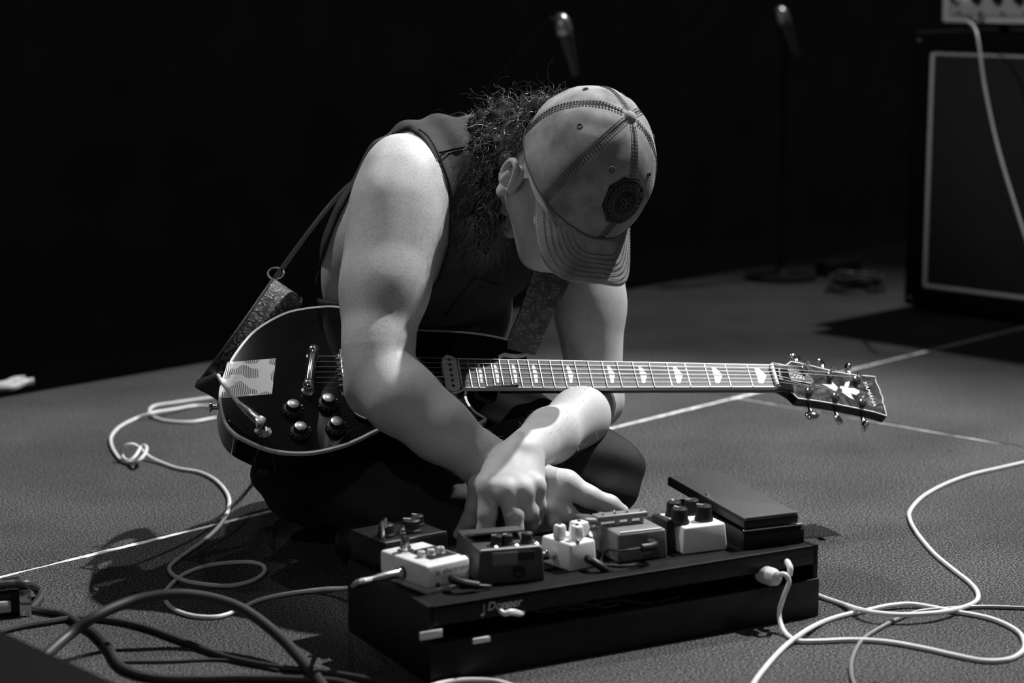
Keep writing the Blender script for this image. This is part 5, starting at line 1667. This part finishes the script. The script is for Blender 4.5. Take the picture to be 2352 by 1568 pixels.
# ================================================================ FOREGROUND LEFT
BR = .007
thick = catmull([G(-60, 1640, .012), G(60, 1545, .02), G(150, 1465, .03), G(220, 1415, .05), G(310, 1378, .06), G(400, 1364, .065), G(480, 1372, .06), G(560, 1400, .05), G(640, 1460, .03), G(700, 1525, .015), G(750, 1590, .008), G(800, 1720, .008), G(860, 2000, .008), G(900, 2400, .008)], 10)
o = MB().tube(thick, BR, 12).build('stage_cable', 'dark_rubber')
tag(o, 'thick black cable arching over the white cable in front of monitor', 'cable')
def cab_(pts, r, label):
    o = MB().tube(catmull(floor_pts(pts, r), 8), r, 8).build('stage_cable', 'dark_rubber'); tag(o, label, 'cable'); return o
cab_([(-200, 1490), (-60, 1465), (40, 1440), (110, 1428), (170, 1420), (250, 1424), (330, 1440), (420, 1472), (500, 1502), (560, 1518), (640, 1532), (760, 1545), (900, 1575), (1000, 1640), (1040, 1800), (1060, 2200)], .0042, 'thin black cable running along carpet under the arching cable')
cab_([(-160, 1420), (0, 1405), (60, 1398), (110, 1404), (150, 1412), (180, 1430), (220, 1455), (252, 1490), (270, 1520), (300, 1542), (360, 1556), (460, 1558), (560, 1556), (700, 1560), (800, 1572), (900, 1640), (960, 1800), (980, 2300)], .0050, 'black cable bending beside the monitor and along the carpet front')
cab_([(260, 1520), (380, 1519), (520, 1516), (640, 1540)], .0022, 'very thin dark wire lying straight on the carpet beside black cables')
o = MB().tube(catmull(floor_pts([(800, 2300), (820, 1900), (860, 1700), (900, 1640), (960, 1590), (1030, 1566), (1100, 1562), (1160, 1570), (1215, 1600), (1260, 1680), (1320, 1850), (1400, 2300)], .003), 8), .0036, 10).build('white_cable', 'white_rubber')
tag(o, 'white cable loop just in front of the pedalboard\'s left corner', 'cable')
# connector / direct box with metal corners
db = root('direct_box', G(20, 1412), 'small dark box with shiny metal corners beside the floor monitor', 'audio box')
ob = G(70, 1415); x = nz((.93, .36, 0)); y = Vector((-x.y, x.x, 0)); DM = frame(ob, x, y, bz)
MB().box((-.055, .04, .019), (.105, .07, .032), DM, .003).build('case', 'black_paint', db)
for sx in (-.105, -.006):
    MB().box((sx, .005, .019), (.016, .012, .037), DM, .002).build('corner', 'chrome', db)
MB().box((-.052, .003, .016), (.055, .006, .016), DM, .002).build('label_plate', 'panel_grey', db)
MB().box((-.052, .040, .037), (.05, .04, .003), DM, .001).build('top_plate', 'brushed_metal', db)
o = MB().tube(catmull([G(-90, 1352, .05), G(-20, 1344, .045), G(30, 1340, .044), G(66, 1342, .040), G(84, 1352, .012), G(92, 1372, .006), G(70, 1400, .005)], 8), .006, 10).build('stage_cable', 'dark_rubber')
tag(o, 'black cable lying across the top of the dark metal-cornered box', 'cable')
# floor monitor wedge, only its rear corner in view
mA = G(-60, 1405, .16); 
mo = G(-30, 1440)
mon = root('floor_monitor', Vector((mo.x, mo.y - .3, 0)), 'black floor monitor wedge with rounded top in the foreground', 'speaker')
e1 = P(-140, 1352, 2.16); e2 = P(372, 1590, 2.00)
ed = (e2 - e1); edh = Vector((ed.x, ed.y, 0)).normalized(); nn = Vector((edh.y, -edh.x, 0))
if nn.y > 0: nn = -nn
zt_ = (e1.z + e2.z) / 2
b = MB()
prof = [(0, 0), (0, e1.z), (.18, e1.z + .02), (.40, .02), (.40, 0)]
prof2 = [(0, 0), (0, e2.z), (.18, e2.z + .0), (.40, .02), (.40, 0)]
L_ = ed.length
A0 = Vector((e1.x, e1.y, 0)) - edh * .25; B0 = Vector((e2.x, e2.y, 0))
v = [A0 + nn * p[0] + bz * (p[1] + (.04 if p[1] > .03 else 0)) for p in prof] + [B0 + nn * p[0] + bz * p[1] for p in prof2]
f = [(0, 1, 2, 3, 4), (9, 8, 7, 6, 5)] + [(i, i + 5, (i + 1) % 5 + 5, (i + 1) % 5) for i in range(5)]
bm_ = bmesh.new(); vs = [bm_.verts.new(p) for p in v]
for q in f: bm_.faces.new([vs[i] for i in q])
bmesh.ops.recalc_face_normals(bm_, faces=bm_.faces[:])
bmesh.ops.bevel(bm_, geom=bm_.edges[:], offset=.02, segments=3, affect='EDGES')
MB().bm(bm_).build('cabinet', 'monitor_black', mon)
gq = [v[2], v[3], v[8], v[7]]; gn = (gq[1] - gq[0]).cross(gq[3] - gq[0]).normalized()
if gn.z < 0: gn = -gn
ctr = sum(gq, Vector()) / 4
gv = [ctr + (p - ctr) * .86 + gn * .004 for p in gq] + [ctr + (p - ctr) * .86 - gn * .004 for p in gq]
MB().add(gv, [(0, 1, 2, 3), (7, 6, 5, 4), (0, 4, 5, 1), (1, 5, 6, 2), (2, 6, 7, 3), (3, 7, 4, 0)]).build('grille', 'grille_cloth', mon, False)
